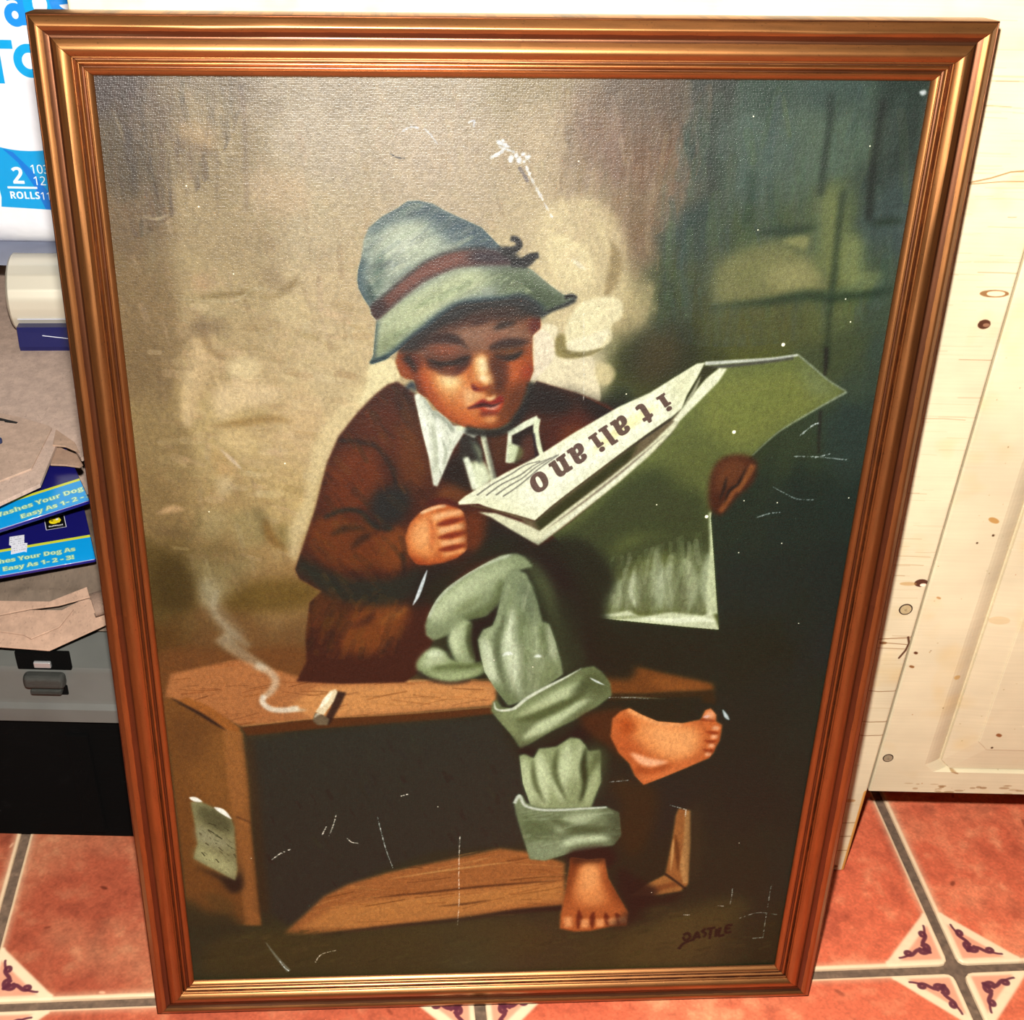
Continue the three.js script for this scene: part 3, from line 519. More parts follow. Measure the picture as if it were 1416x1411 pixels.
      dab('rgb(148,103,61)', 0.95, 2.5, 8, 7, `582,893 603,886 628,882`);
      dab('rgb(73,18,4)', 0.95, 1.6, -8, 0, `568,827 590,821 626,812`);
      dab('rgb(74,19,4)', 0.95, 1.6, -8, 0, `570,855 598,850 630,842`);
      dab('rgb(74,19,4)', 0.95, 1.6, -8, 0, `573,882 599,878 630,870`);
      dab('rgb(125,65,30)', 0.8, 2.5, -9, 0, `553,809 562,841 558,886`);
      dab('rgb(155,132,101)', 0.9, 1.5, 5, 4, `537,800 565,789 587,784`);
    });
    dab('rgb(42,5,4)', 0.8, 2, -9, 0, `545,783 573,774 597,779 613,790`);
    fill('rgb(60,23,4)', 0.85, 5, `628,801 658,806 667,828 652,887 631,882`);
    // thin white stroke below the hand
    dab('rgb(142,153,157)', 0.95, 0.5, -5, 0, `551,926 542,955 531,988 522,1007`);

    // --- newspaper
    poly('rgb(57,66,31)', 1, 1.4, `1067,498 1156,492 1241,482 1274,508 1308,534 1345,555 1305,580 1269,605 1223,636 1192,668 1175,689 1144,727 1115,770 1113,815 1131,918 1158,1075 1087,1067 979,1053 888,1041 883,974 864,915 799,851 774,873 833,823 923,736 1015,640 1039,578`);
    within(`1067,498 1156,492 1241,482 1274,508 1308,534 1345,555 1305,580 1269,605 1223,636 1192,668 1175,689 1144,727 1115,770 1113,815 1131,918 1158,1075 1087,1067 979,1053 888,1041 883,974 864,915 799,851 774,873 833,823 923,736 1015,640 1039,578`, false, () => {
      fill('rgb(27,37,17)', 0.95, 9, `770,879 858,812 943,725 1011,704 1098,770 1111,837 1067,860 953,858 906,915 887,1034 815,973`);
      fill('rgb(70,77,34)', 0.8, 9, `1083,538 1178,518 1266,518 1325,554 1231,621 1167,662 1106,651 1070,599`);
      fill('rgb(50,58,26)', 0.7, 9, `1016,651 1094,641 1129,683 1106,748 1035,747`);
      fill('rgb(65,77,56)', 0.5, 8, `1248,493 1307,534 1335,554 1283,564`);
      fill('rgb(25,35,17)', 0.9, 10, `863,903 925,892 994,859 1076,848 1115,826 1119,918 1018,893 929,951 891,1009`);
      fill('rgb(68,78,53)', 0.85, 8, `904,974 960,945 1031,917 1101,889 1125,918 1142,1031 1052,1030 966,1023 903,1028`);
      for (const s of [`970,939 975,975 981,1017`, `1009,882 1018,952 1029,1021`, `1041,917 1039,976 1051,1024`, `1071,906 1093,965 1091,1025`, `939,951 937,992 945,1022`]) dab('rgb(110,121,96)', 0.7, 2.5, -16, 0, s);
      dab('rgb(127,138,115)', 0.8, 1.5, -8, 0, `969,933 968,981 979,1020`);
      dab('rgb(114,126,103)', 0.8, 2, -9, 0, `1023,917 1025,976 1031,1022`);
      dab('rgb(121,133,109)', 0.7, 2, -14, 0, `1117,895 1117,965 1132,1031`);
      hatch(601, 90, ['rgb(94,105,77)', 'rgb(52,62,36)', 'rgb(111,121,97)'], 0.22, 50, 8, 1.55, `906,915 996,882 1112,849 1142,1031 977,1029 908,1022`);
      dab('rgb(134,146,117)', 0.95, 1.5, 6, 15, `1112,804 1125,889 1130,965 1140,1037`);
      poly('rgb(138,149,123)', 1, 1.6, `887,1037 924,1033 966,1026 989,1042 1052,1031 1122,1040 1137,1028 1161,1078 1087,1068 979,1056 888,1044`);
      dab('rgb(161,172,151)', 0.9, 1.2, -8, 0, `978,1041 1053,1051 1117,1049 1150,1056`);
      dab('rgb(95,106,73)', 0.8, 1.2, -5, 0, `887,1037 936,1043 978,1041 1010,1040`);
    });
    dab('rgb(134,141,135)', 0.9, 0.7, 5, 3, `1067,498 1127,494 1194,489 1241,482`);
    dab('rgb(98,109,95)', 0.8, 0.8, 2, 1.5, `1241,482 1269,503 1305,531 1343,554`);
    dab('rgb(29,28,39)', 0.7, 1.2, 4, 3, `1068,507 1118,502 1175,496 1233,488`);
    dab('rgb(99,110,96)', 0.7, 0.8, 3, 1, `1345,555 1287,592 1223,637 1179,684`);
    // shadow under the paper and its folded sheets
    poly('rgb(62,56,39)', 1, 1.2, `635,785 705,794 762,821 829,756 919,683 1012,611 1034,583 1031,604 997,661 923,730 837,806 773,856 736,816 675,793`);
    poly('rgb(19,25,4)', 0.95, 2.5, `762,821 844,751 920,684 957,655 940,693 870,757 798,825 773,842`);
    poly('rgb(101,95,84)', 0.85, 2, `773,850 855,773 931,709 996,651 1022,611 1028,619 979,677 895,757 822,812`);
    poly('rgb(140,145,122)', 1, 1, `650,799 676,811 717,839 759,866 772,874 838,816 924,738 979,682 1015,638 1029,615 1022,611 977,661 903,730 826,795 773,842 737,822 685,802`);
    dab('rgb(153,160,142)', 0.9, 1.2, -5, 0, `779,859 857,790 932,719 996,651`);
    dab('rgb(74,67,56)', 0.8, 0.8, -3, 0, `788,837 870,768 941,703 1005,640`);
    poly('rgb(149,155,134)', 1, 1, `1110,508 1094,507 1072,525 1047,560 1030,591 1017,611 1028,615 1041,599 1067,569 1097,533`);
    poly('rgb(19,23,5)', 0.95, 1, `1065,502 1094,507 1072,527 1043,569 1031,588 1037,558 1055,525`);
    dab('rgb(110,113,95)', 0.8, 0.8, -4, 0, `1062,522 1051,553 1034,583`);
    poly('rgb(150,156,136)', 1, 0.8, `611,777 624,765 654,745 703,715 756,686 827,636 912,582 968,555 1009,527 1052,498 1067,496 1055,526 1039,560 1032,586 1012,606 966,642 919,681 844,745 798,785 763,819 726,806 685,795 650,781 612,783`);
    within(`611,777 624,765 654,745 703,715 756,686 827,636 912,582 968,555 1009,527 1052,498 1067,496 1055,526 1039,560 1032,586 1012,606 966,642 919,681 844,745 798,785 763,819 726,806 685,795 650,781 612,783`, false, () => {
      fill('rgb(158,164,149)', 0.8, 5, `800,675 904,608 988,562 1028,568 937,650 833,735 771,789 734,766`);
      fill('rgb(139,145,119)', 0.7, 5, `615,779 675,788 736,808 763,819 725,794 664,771`);
      fill('rgb(138,143,116)', 0.6, 4, `1005,537 1050,502 1049,532 1034,578 1011,598`);
      dab('rgb(154,151,91)', 0.5, 3, -14, 0, `864,676 906,639 953,603 990,578`);
    });
    dab('rgb(33,27,12)', 0.9, 0.5, 1.5, 1.5, `763,821 798,786 844,746 919,682 966,643 1012,607`);
    dab('rgb(49,38,21)', 0.9, 0.6, 2.5, 1, `635,785 675,793 726,808 763,821`);
    for (const s of [`647,763 677,740 712,719 740,700 768,692`, `665,764 695,740 730,721 757,700 789,685`, `684,763 709,744 734,728 761,704 799,680`, `698,766 720,750 741,732 768,706 803,679`]) dab('rgb(42,42,39)', 0.85, 0.5, 1.7, 1.1, s);
    // the heading, set upside down along the fold
    letters('i', 'rgb(58,46,40)', 'bold 128px serif', `989,561 958,584 1010,590`);
    letters('t', 'rgb(58,46,40)', 'bold 140px serif', `952,579 921,600 976,615`);
    letters('a', 'rgb(58,46,40)', 'bold 140px serif', `910,607 879,630 934,645`);
    letters('l', 'rgb(59,46,40)', 'bold 132px serif', `884,625 852,648 908,657`);
    letters('i', 'rgb(59,46,41)', 'bold 128px serif', `865,640 834,664 888,672`);
    letters('a', 'rgb(59,46,41)', 'bold 140px serif', `831,663 799,687 854,703`);
    letters('n', 'rgb(59,47,41)', 'bold 140px serif', `799,689 767,714 822,728`);
    letters('o', 'rgb(60,47,42)', 'bold 150px serif', `759,720 726,746 780,759`);
    // right hand behind the paper
    fill('rgb(38,15,4)', 1, 3, `1103,770 1105,715 1122,689 1164,683 1189,697 1189,738 1160,773 1131,812 1111,798`);
    fill('rgb(62,33,13)', 0.8, 5, `1117,705 1150,689 1172,705 1147,749 1118,759`);
    dab('rgb(81,46,19)', 0.95, 1.5, 8, 8, `1184,703 1173,732 1158,760`);
    dab('rgb(77,42,17)', 0.95, 1.5, 7, 7, `1159,743 1147,771 1130,804`);
    dab('rgb(4,4,4)', 0.9, 1.2, -4, 0, `1170,711 1159,743 1143,759 1136,787`);
    dab('rgb(4,4,4)', 0.8, 1.2, -4, 0, `1134,727 1132,754 1125,781`);

    // --- trousers
    fill('rgb(4,13,5)', 0.95, 6, `550,970 637,905 693,853 773,883 872,949 941,1087 978,1176 870,1174 801,999 709,898 622,930 565,1012`);
    fill('rgb(4,13,5)', 0.9, 6, `773,883 852,859 931,950 908,1051 989,1122 979,1194 867,1120`);
    fill('rgb(4,4,4)', 0.8, 8, `713,874 810,900 873,1020 899,1127 933,1164 863,1172 809,1028 759,916`);
    fill('rgb(50,62,36)', 0.75, 7, `736,895 774,921 806,968 828,1028 858,1090 877,1154 839,1171 810,1054 768,959`);
    fill('rgb(8,20,9)', 0.8, 9, `825,976 874,1038 883,1126 933,1173 847,1171 818,1054`);
    poly('rgb(82,95,69)', 1, 1.6, `547,1054 554,1028 570,994 589,969 626,939 669,911 699,895 728,891 747,900 763,921 737,929 715,941 705,975 695,1009 673,1034 635,1043 612,1051 594,1079 563,1091 549,1078`);
    within(`547,1054 554,1028 570,994 589,969 626,939 669,911 699,895 728,891 747,900 763,921 737,929 715,941 705,975 695,1009 673,1034 635,1043 612,1051 594,1079 563,1091 549,1078`, true, () => {
      fill('rgb(110,123,95)', 0.95, 7, `559,1024 596,977 648,940 699,911 721,912 693,958 649,991 604,1025 575,1050`);
      fill('rgb(126,139,111)', 0.8, 5, `556,1033 589,986 633,952 670,924 641,970 597,1012 563,1050`);
      dab('rgb(142,154,139)', 0.8, 1.6, 3, 3, `554,1037 570,998 596,967 633,936 677,910 717,894`);
      dab('rgb(51,63,36)', 0.85, 4, 12, 18, `704,953 691,1004 657,1030 627,1047`);
      fill('rgb(52,64,37)', 0.7, 6, `552,1076 575,1086 601,1068 590,1095`);
      dab('rgb(79,91,61)', 0.7, 3, -12, 0, `608,1029 634,1008 664,987`);
    });
    fill('rgb(4,4,4)', 0.95, 4, `639,1051 673,1039 698,1009 703,1026 688,1052 662,1069 655,1105 664,1145 648,1145 636,1100`);
    fill('rgb(97,111,82)', 1, 2, `598,1090 605,1055 620,1043 640,1047 634,1087 640,1118 650,1145 629,1156 610,1140`);
    dab('rgb(132,146,117)', 0.9, 3, -14, 0, `609,1060 607,1095 621,1131`);
    dab('rgb(124,138,109)', 0.8, 3, -10, 0, `628,1051 618,1077 625,1104`);
    dab('rgb(45,57,31)', 0.85, 2.5, 7, 7, `639,1051 638,1095 648,1140`);
    fill('rgb(87,102,69)', 1, 2, `529,1147 543,1123 565,1108 587,1119 600,1136 629,1145 668,1150 670,1170 638,1187 599,1193 556,1182 533,1166`);
    fill('rgb(125,139,110)', 0.95, 5, `539,1143 560,1116 587,1124 595,1144 568,1153 545,1157`);
    fill('rgb(142,156,133)', 0.8, 3, `548,1125 567,1112 587,1124 564,1130`);
    dab('rgb(45,58,28)', 0.85, 3, 6, 8, `564,1159 602,1155 637,1156 668,1150`);
    dab('rgb(108,123,89)', 0.8, 3, -12, 0, `560,1173 607,1181 664,1163`);
    dab('rgb(4,4,4)', 0.8, 2.5, 5, 4, `531,1166 560,1187 603,1196 642,1190`);
    // shin
    poly('rgb(83,96,71)', 1, 1.6, `709,945 724,924 750,937 764,967 775,1001 788,1049 803,1055 818,1098 832,1148 838,1178 787,1221 749,1246 725,1255 695,1210 672,1170 662,1127 656,1091 666,1067 686,1057 693,1035 701,987`);
    within(`709,945 724,924 750,937 764,967 775,1001 788,1049 803,1055 818,1098 832,1148 838,1178 787,1221 749,1246 725,1255 695,1210 672,1170 662,1127 656,1091 666,1067 686,1057 693,1035 701,987`, false, () => {
      fill('rgb(105,119,92)', 0.9, 6, `666,1078 688,1057 706,1000 716,988 720,1088 706,1151 717,1243 684,1177`);
      dab('rgb(142,155,132)', 0.9, 4, -20, 0, `666,1087 679,1123 684,1168 709,1219`);
      dab('rgb(145,158,135)', 0.95, 4, -22, 0, `721,1018 720,1088 730,1151 744,1225`);
      dab('rgb(47,59,37)', 0.9, 3, -10, 0, `711,988 707,1052 697,1088 701,1150 725,1234`);
      dab('rgb(66,80,52)', 0.85, 4, -16, 0, `747,1010 752,1071 760,1124 755,1216`);
      dab('rgb(106,120,93)', 0.8, 5, -18, 0, `772,1053 778,1107 785,1170`);
      fill('rgb(57,70,52)', 0.75, 8, `737,945 769,988 779,1045 764,1045 740,1001`);
      dab('rgb(116,128,104)', 0.85, 3, -14, 0, `799,1058 809,1107 823,1162`);
      dab('rgb(53,66,38)', 0.9, 3, -9, 0, `785,1054 793,1098 799,1152`);
      fill('rgb(76,90,60)', 0.8, 6, `791,1143 834,1148 836,1180 787,1216`);
      hatch(701, 90, ['rgb(128,141,115)', 'rgb(60,74,47)', 'rgb(98,112,82)'], 0.2, 40, 6, 1.5, `666,1069 708,958 752,941 835,1171 729,1248 672,1168`);
      fill('rgb(60,75,46)', 0.8, 5, `684,1196 725,1255 749,1246 724,1224 704,1196`);
    });
    // upper cuff
    poly('rgb(68,81,53)', 1, 1.4, `688,1268 691,1245 699,1239 712,1259 734,1262 764,1234 806,1207 844,1184 876,1164 901,1159 919,1173 939,1201 945,1233 919,1259 870,1294 823,1322 777,1354 755,1368 736,1334 707,1295`);
    within(`688,1268 691,1245 699,1239 712,1259 734,1262 764,1234 806,1207 844,1184 876,1164 901,1159 919,1173 939,1201 945,1233 919,1259 870,1294 823,1322 777,1354 755,1368 736,1334 707,1295`, false, () => {
      fill('rgb(88,103,70)', 0.9, 6, `710,1271 764,1244 826,1212 879,1186 874,1223 820,1250 774,1277 735,1295`);
      dab('rgb(130,145,113)', 0.9, 3.5, -20, 0, `773,1268 819,1240 858,1218 876,1199`);
      dab('rgb(120,134,101)', 0.85, 3.5, -16, 0, `746,1281 789,1263 828,1245`);
      dab('rgb(139,155,123)', 0.9, 3, -22, 0, `760,1341 799,1311 845,1274 898,1242`);
      dab('rgb(46,59,30)', 0.9, 3, -16, 0, `743,1295 790,1282 844,1255 889,1223`);
      dab('rgb(37,49,26)', 0.85, 4, -20, 0, `858,1232 896,1200 922,1186`);
      fill('rgb(50,62,35)', 0.8, 6, `886,1167 918,1177 941,1229 905,1228`);
      fill('rgb(99,113,77)', 0.7, 5, `694,1271 726,1286 752,1339 732,1324`);
    });
    dab('rgb(155,166,151)', 0.9, 0.8, -5, 0, `694,1245 700,1264 734,1264 764,1237 806,1209 844,1186 876,1164`);
    dab('rgb(153,167,165)', 0.95, 0.6, -3, 0, `895,1188 911,1198 928,1207`);
    fill('rgb(4,4,4)', 0.9, 5, `750,1363 795,1369 847,1338 907,1291 934,1308 892,1350 865,1341 831,1365 787,1380 765,1390`);
    // lower leg
    poly('rgb(98,114,80)', 1, 1.6, `753,1386 765,1382 785,1394 795,1368 833,1364 863,1340 883,1344 897,1363 903,1377 930,1375 938,1461 929,1495 919,1536 848,1535 786,1531 764,1462`);
    within(`753,1386 765,1382 785,1394 795,1368 833,1364 863,1340 883,1344 897,1363 903,1377 930,1375 938,1461 929,1495 919,1536 848,1535 786,1531 764,1462`, false, () => {
      dab('rgb(137,154,120)', 0.9, 4, -20, 0, `760,1390 772,1457 793,1525`);
      dab('rgb(147,164,131)', 0.9, 4, -26, 0, `796,1380 803,1447 816,1526`);
      dab('rgb(141,158,125)', 0.9, 4, -28, 0, `857,1354 856,1414 844,1459 857,1516`);
      dab('rgb(126,142,108)', 0.9, 4, -20, 0, `883,1349 887,1404 877,1465`);
      dab('rgb(50,64,35)', 0.9, 2.5, -8, 0, `783,1396 790,1457 816,1520`);
      dab('rgb(50,64,35)', 0.9, 2.5, -9, 0, `835,1370 834,1436 866,1516`);
      dab('rgb(17,31,12)', 0.95, 2.5, -12, 0, `898,1366 896,1415 904,1466 893,1517`);
      dab('rgb(123,140,103)', 0.9, 3, -18, 0, `927,1405 922,1461 908,1528`);
      dab('rgb(62,76,45)', 0.8, 3, -12, 0, `930,1383 915,1416 910,1449`);
    });
    fill('rgb(49,62,35)', 0.6, 6, `903,1372 939,1372 945,1461 926,1517 934,1438`);
    // lower cuff
    poly('rgb(81,98,71)', 1, 1.5, `746,1514 755,1491 765,1496 774,1516 811,1532 894,1531 954,1531 983,1548 993,1612 978,1641 930,1653 883,1661 823,1682 788,1677 771,1618 752,1547`);
    within(`746,1514 755,1491 765,1496 774,1516 811,1532 894,1531 954,1531 983,1548 993,1612 978,1641 930,1653 883,1661 823,1682 788,1677 771,1618 752,1547`, false, () => {
      dab('rgb(131,150,120)', 0.9, 4, -22, 0, `842,1596 883,1568 942,1552`);
      dab('rgb(145,165,135)', 0.9, 3, -20, 0, `854,1644 900,1618 975,1623`);
      fill('rgb(56,74,46)', 0.8, 6, `762,1548 818,1566 843,1608 788,1630`);
      fill('rgb(100,119,92)', 0.7, 6, `783,1630 854,1632 883,1657 799,1678`);
      dab('rgb(50,66,39)', 0.85, 4, -16, 0, `817,1549 889,1592 963,1594`);
      dab('rgb(44,59,36)', 0.8, 4, -12, 0, `862,1609 917,1598 982,1594`);
      fill('rgb(36,50,32)', 0.9, 8, `959,1535 993,1548 999,1636 977,1647 968,1588`);
      hatch(702, 60, ['rgb(132,150,122)', 'rgb(61,78,57)'], 0.22, 26, 5, -0.1, `752,1524 959,1535 990,1636 790,1672`);
    });
    dab('rgb(152,167,155)', 0.95, 0.9, 5, 3, `747,1516 757,1495 771,1522 812,1536 895,1535 955,1532`);

    // --- crossed foot
    fill('rgb(43,21,4)', 0.95, 5, `880,1290 932,1270 976,1269 972,1341 986,1406 947,1367 910,1339`);
    poly('rgb(138,72,32)', 1, 1.4, `951,1292 967,1274 985,1266 1012,1283 1050,1302 1104,1308 1143,1299 1150,1275 1162,1270 1176,1287 1178,1305 1192,1314 1192,1332 1191,1356 1185,1372 1181,1388 1173,1402 1116,1432 1072,1454 1033,1472 1011,1446 996,1413 971,1384 950,1340`);
    within(`951,1292 967,1274 985,1266 1012,1283 1050,1302 1104,1308 1143,1299 1150,1275 1162,1270 1176,1287 1178,1305 1192,1314 1192,1332 1191,1356 1185,1372 1181,1388 1173,1402 1116,1432 1072,1454 1033,1472 1011,1446 996,1413 971,1384 950,1340`, false, () => {
      fill('rgb(165,108,59)', 0.95, 7, `977,1282 1022,1293 1078,1316 1132,1317 1147,1377 1095,1409 1029,1374 999,1341`);
      fill('rgb(176,126,76)', 0.8, 7, `1033,1315 1096,1322 1133,1333 1130,1388 1075,1386 1045,1353`);
      fill('rgb(117,47,10)', 0.85, 6, `965,1298 986,1287 1007,1320 981,1341`);
      fill('rgb(131,61,24)', 0.7, 7, `954,1340 1000,1352 1022,1396 995,1407`);
      dab('rgb(175,128,80)', 0.8, 2.5, 7, 6, `983,1270 1013,1288 1050,1306 1104,1313`);
      fill('rgb(101,36,5)', 0.9, 5, `1010,1424 1048,1436 1087,1411 1063,1447 1032,1463`);
      dab('rgb(191,149,115)', 0.85, 2.5, -14, 0, `998,1385 1037,1410 1082,1411`);
      fill('rgb(155,86,43)', 0.9, 4, `1012,1440 1048,1441 1097,1426 1159,1405 1116,1432 1032,1469`);
      for (const s of [`1156,1331 1174,1335 1188,1336`, `1156,1354 1172,1359 1186,1356`, `1156,1378 1170,1383 1183,1382`]) dab('rgb(101,37,10)', 0.95, 1.2, -6, 0, s);
      dab('rgb(88,28,4)', 0.95, 1.2, -6, 0, `1143,1301 1157,1299 1175,1305`);
      fill('rgb(178,132,96)', 0.9, 3, `1151,1285 1163,1275 1174,1291 1166,1299 1153,1296`);
      for (const s of [`1172,1321 1186,1324`, `1171,1345 1185,1346`, `1168,1368 1181,1370`, `1163,1391 1176,1393`]) dab('rgb(181,142,109)', 0.8, 1.8, 7, 6, s);
      fill('rgb(101,36,8)', 0.7, 5, `1176,1400 1190,1356 1195,1324 1204,1400 1145,1443`);
    });
    dab('rgb(165,139,132)', 0.8, 0.8, -5, 0, `1147,1293 1156,1292 1162,1290`);
    // standing foot
    fill('rgb(12,5,4)', 0.95, 4, `874,1662 967,1647 988,1678 971,1707 890,1705`);
    poly('rgb(131,70,30)', 1, 1.6, `882,1675 922,1683 960,1680 973,1738 1002,1795 1029,1846 1027,1885 987,1888 941,1900 902,1901 868,1890 867,1847 876,1778`);
    within(`882,1675 922,1683 960,1680 973,1738 1002,1795 1029,1846 1027,1885 987,1888 941,1900 902,1901 868,1890 867,1847 876,1778`, false, () => {
      fill('rgb(171,113,62)', 0.95, 7, `904,1693 947,1695 960,1750 969,1813 921,1817 895,1779`);
      fill('rgb(181,130,78)', 0.8, 6, `914,1700 942,1698 950,1750 924,1780`);
      fill('rgb(79,33,6)', 0.9, 6, `879,1675 903,1675 893,1742 878,1816`);
      fill('rgb(96,45,15)', 0.9, 6, `955,1683 984,1745 1029,1833 1009,1827 965,1750`);
      fill('rgb(33,16,4)', 0.9, 5, `879,1669 959,1671 961,1689 923,1691 890,1693`);
      for (const s of [`910,1833 913,1862 911,1894`, `946,1840 943,1863 946,1893`, `974,1844 978,1864 983,1886`, `998,1845 1007,1865 1009,1883`]) dab('rgb(68,21,4)', 0.95, 1.4, -9, 0, s);
      for (const s of [`885,1854 889,1886`, `926,1862 928,1889`, `962,1863 964,1888`, `989,1861 995,1882`, `1014,1858 1018,1877`]) dab('rgb(183,131,82)', 0.85, 2.5, 13, 12, s);
      dab('rgb(67,26,4)', 0.7, 2, 4, 4, `868,1893 907,1904 946,1901 984,1891 1028,1886`);
    });
    fill('rgb(4,4,4)', 0.85, 5, `1000,1708 1031,1734 1093,1785 1048,1834 1030,1821 1000,1776`);
    fill('rgb(4,4,4)', 0.6, 6, `984,1891 1033,1885 1060,1860 1038,1834`);

    // --- cigarette, smoke and paper tag
    poly('rgb(9,4,4)', 0.85, 1.5, `360,1211 382,1215 371,1243 344,1296 329,1292 349,1250`);
    poly('rgb(163,155,126)', 1, 0.8, `316,1262 333,1236 347,1211 360,1206 364,1213 355,1237 332,1272`);
    dab('rgb(180,181,162)', 0.9, 0.8, -7, 0, `326,1253 339,1232 353,1213`);
    poly('rgb(68,61,45)', 1, 1, `309,1285 315,1264 332,1271 345,1282 340,1297 319,1297`);
    dab('rgb(139,138,121)', 0.8, 0.8, -4, 0, `313,1278 321,1268 327,1269`);
    dab('rgb(141,143,127)', 0.38, 3, 22, 12, `130,1073 149,1098 185,1128 217,1154`);
    dab('rgb(151,154,139)', 0.5, 2, 12, 9, `197,1143 225,1161 236,1184 225,1209 208,1224`);
    dab('rgb(165,169,158)', 0.75, 1.4, 8, 9, `210,1219 206,1235 220,1252 246,1257 281,1253`);
    dab('rgb(152,150,130)', 0.6, 1.6, 9, 1, `263,1254 285,1257 298,1258`);
    dab('rgb(125,126,109)', 0.3, 6, 20, 24, `108,939 114,989 140,1039 166,1082`);
    dab('rgb(135,137,123)', 0.3, 3, 6, 10, `131,964 121,1014 150,1060 187,1100`);
    fill('rgb(4,7,4)', 0.9, 4, `32,1676 79,1712 109,1757 131,1745 134,1687 131,1618 127,1550 121,1708`);
    poly('rgb(91,93,63)', 1, 1.5, `35,1494 55,1492 85,1512 120,1542 125,1566 124,1687 117,1720 80,1692 28,1653 40,1610 38,1543`);
    fill('rgb(47,52,31)', 0.85, 5, `50,1507 89,1518 119,1550 117,1581 81,1570 51,1538`);
    fill('rgb(125,130,92)', 0.85, 6, `41,1620 76,1643 115,1676 112,1708 81,1685 36,1652`);
    fill('rgb(111,115,91)', 0.6, 5, `45,1563 88,1590 118,1623 77,1622 42,1600`);
    hatch(801, 36, ['rgb(22,28,13)', 'rgb(35,37,19)'], 0.75, 7, 1.5, 0.9, `55,1543 121,1586 119,1665 43,1647`);
    hatch(802, 12, ['rgb(13,22,7)'], 0.75, 9, 2, 0.6, `63,1548 90,1565 94,1612 59,1600`);
    dab('rgb(182,188,180)', 1, 0.7, -8, 0, `33,1482 45,1487 60,1494`);
    dab('rgb(182,189,181)', 1, 0.7, -8, 0, `85,1510 101,1521 120,1543`);
    // signature
    for (const s of [`1159,1965 1169,1948 1193,1935`, `1166,1920 1177,1915 1183,1928 1173,1938 1166,1926`, `1191,1938 1199,1913 1207,1932`, `1195,1928 1205,1927`, `1218,1902 1211,1910 1220,1917 1216,1929`, `1221,1903 1241,1899`, `1231,1902 1231,1935`, `1245,1903 1245,1929`, `1253,1899 1253,1926 1266,1922`, `1282,1892 1269,1894 1269,1916 1282,1913`, `1269,1904 1278,1902`]) dab('rgb(4,4,4)', 0.95, 0.7, 5, 4, s);
    // --- scratches, losses and specks on the paint film
    const nick = rng(4242), scratch = (color, alpha, w, s) => { const q = spline(at(s), false, 14); for (let i = 0; i + 1 < q.length; i++) { if (nick() < 0.3) continue; c.save(); c.globalAlpha = alpha * (0.45 + 0.55 * nick()); c.strokeStyle = color; c.lineCap = 'round'; c.lineWidth = w * Q * (0.4 + 0.9 * nick()); c.beginPath(); c.moveTo(q[i].x + nick() * 1.5, q[i].y + nick() * 1.5); c.lineTo(q[i + 1].x, q[i + 1].y); c.stroke(); c.restore(); } };
    const loss = '#d9d3c4';
    for (const s of [`657,128 671,121 681,113`, `667,101 677,106 688,111`]) scratch('rgb(122,125,125)', 0.77, 3.0, s);
    for (const s of [`686,130 692,123 697,128 694,137 689,137`, `696,124 702,119 705,126 700,130`, `701,130 707,126 711,132 708,139 702,137`, `708,121 715,119 717,124 710,126`, `715,126 724,123 726,127 721,132 717,131`, `713,132 718,133 716,138 712,137`, `722,133 725,134 724,137`, `666,104 671,99 675,103 671,109`, `674,98 679,98 681,102 676,104`, `678,106 683,104 686,108 681,110`, `670,110 673,110 673,113`, `657,127 664,122 670,120 665,125`]) poly('rgb(131,135,136)', 0.95, 0.5, s);
    scratch('rgb(122,125,125)', 0.68, 2.0, `671,110 685,115 697,119`);
    scratch('rgb(134,137,137)', 0.81, 3.0, `717,141 729,165 748,197 768,230`);
    scratch('rgb(64,59,56)', 0.59, 4.0, `707,145 716,158 722,169`);
    for (const s of [`504,85 523,78 534,81`, `543,81 555,93 565,106`, `617,71 627,68 626,78`]) scratch('rgb(116,118,120)', 0.68, 1.8, s);
    scratch('rgb(27,26,24)', 0.59, 1.5, `485,122 495,128 509,130`);
    scratch('rgb(146,148,138)', 0.68, 1.2, `832,380 838,467 842,536`);
    scratch('rgb(149,151,142)', 0.51, 1.1, `842,536 844,572`);
    scratch('rgb(178,190,184)', 0.72, 1.5, `442,1543 450,1589 461,1642 476,1696`);
    for (const s of [`627,1600 626,1647 626,1725`, `626,1725 628,1792 625,1874`, `351,1537 344,1565 332,1600`, `328,1570 318,1593`, `373,1604 384,1616 398,1619`, `287,1979 303,1953 339,1940`, `246,1632 222,1644 203,1661`, `495,1489 511,1484`]) scratch(loss, 0.64, 1.5, s);
    dab('rgb(116,127,120)', 0.55, 0.8, 1.5, 7, `176,1911 199,1958 225,2003`); scratch('rgb(185,202,201)', 0.8, 1.6, `205,1970 215,1991 225,2002`);
    for (const s of [`1268,1777 1269,1803 1268,1826`, `1359,1773 1359,1846 1360,1937`, `1295,1871 1339,1855 1387,1863`, `1239,1830 1254,1832`, `1160,1856 1175,1857`, `1334,1936 1362,1934`, `1096,1529 1113,1535 1135,1543`, `1135,1543 1135,1562`]) scratch('rgb(169,175,168)', 0.59, 1.3, s);
    for (const s of [`1260,686 1302,687 1366,694`, `1303,689 1333,681`, `1229,751 1255,765 1281,777 1313,779`, `1267,642 1292,620 1300,617`, `1203,817 1229,808 1250,806`, `938,1238 985,1239 1025,1244`, `954,1462 998,1458`]) scratch('rgb(133,144,145)', 0.55, 1.5, s);
    fill('rgb(168,186,192)', 0.8, 0.8, `1188,1274 1202,1291 1206,1302 1195,1295`);
    const spot = (s, r = 2) => { const [x, y] = at(s)[0]; c.save(); c.fillStyle = '#cfcdb8'; c.globalAlpha = 0.95; c.beginPath(); c.arc(x, y, r * Q, 0, 7); c.fill(); c.restore(); };
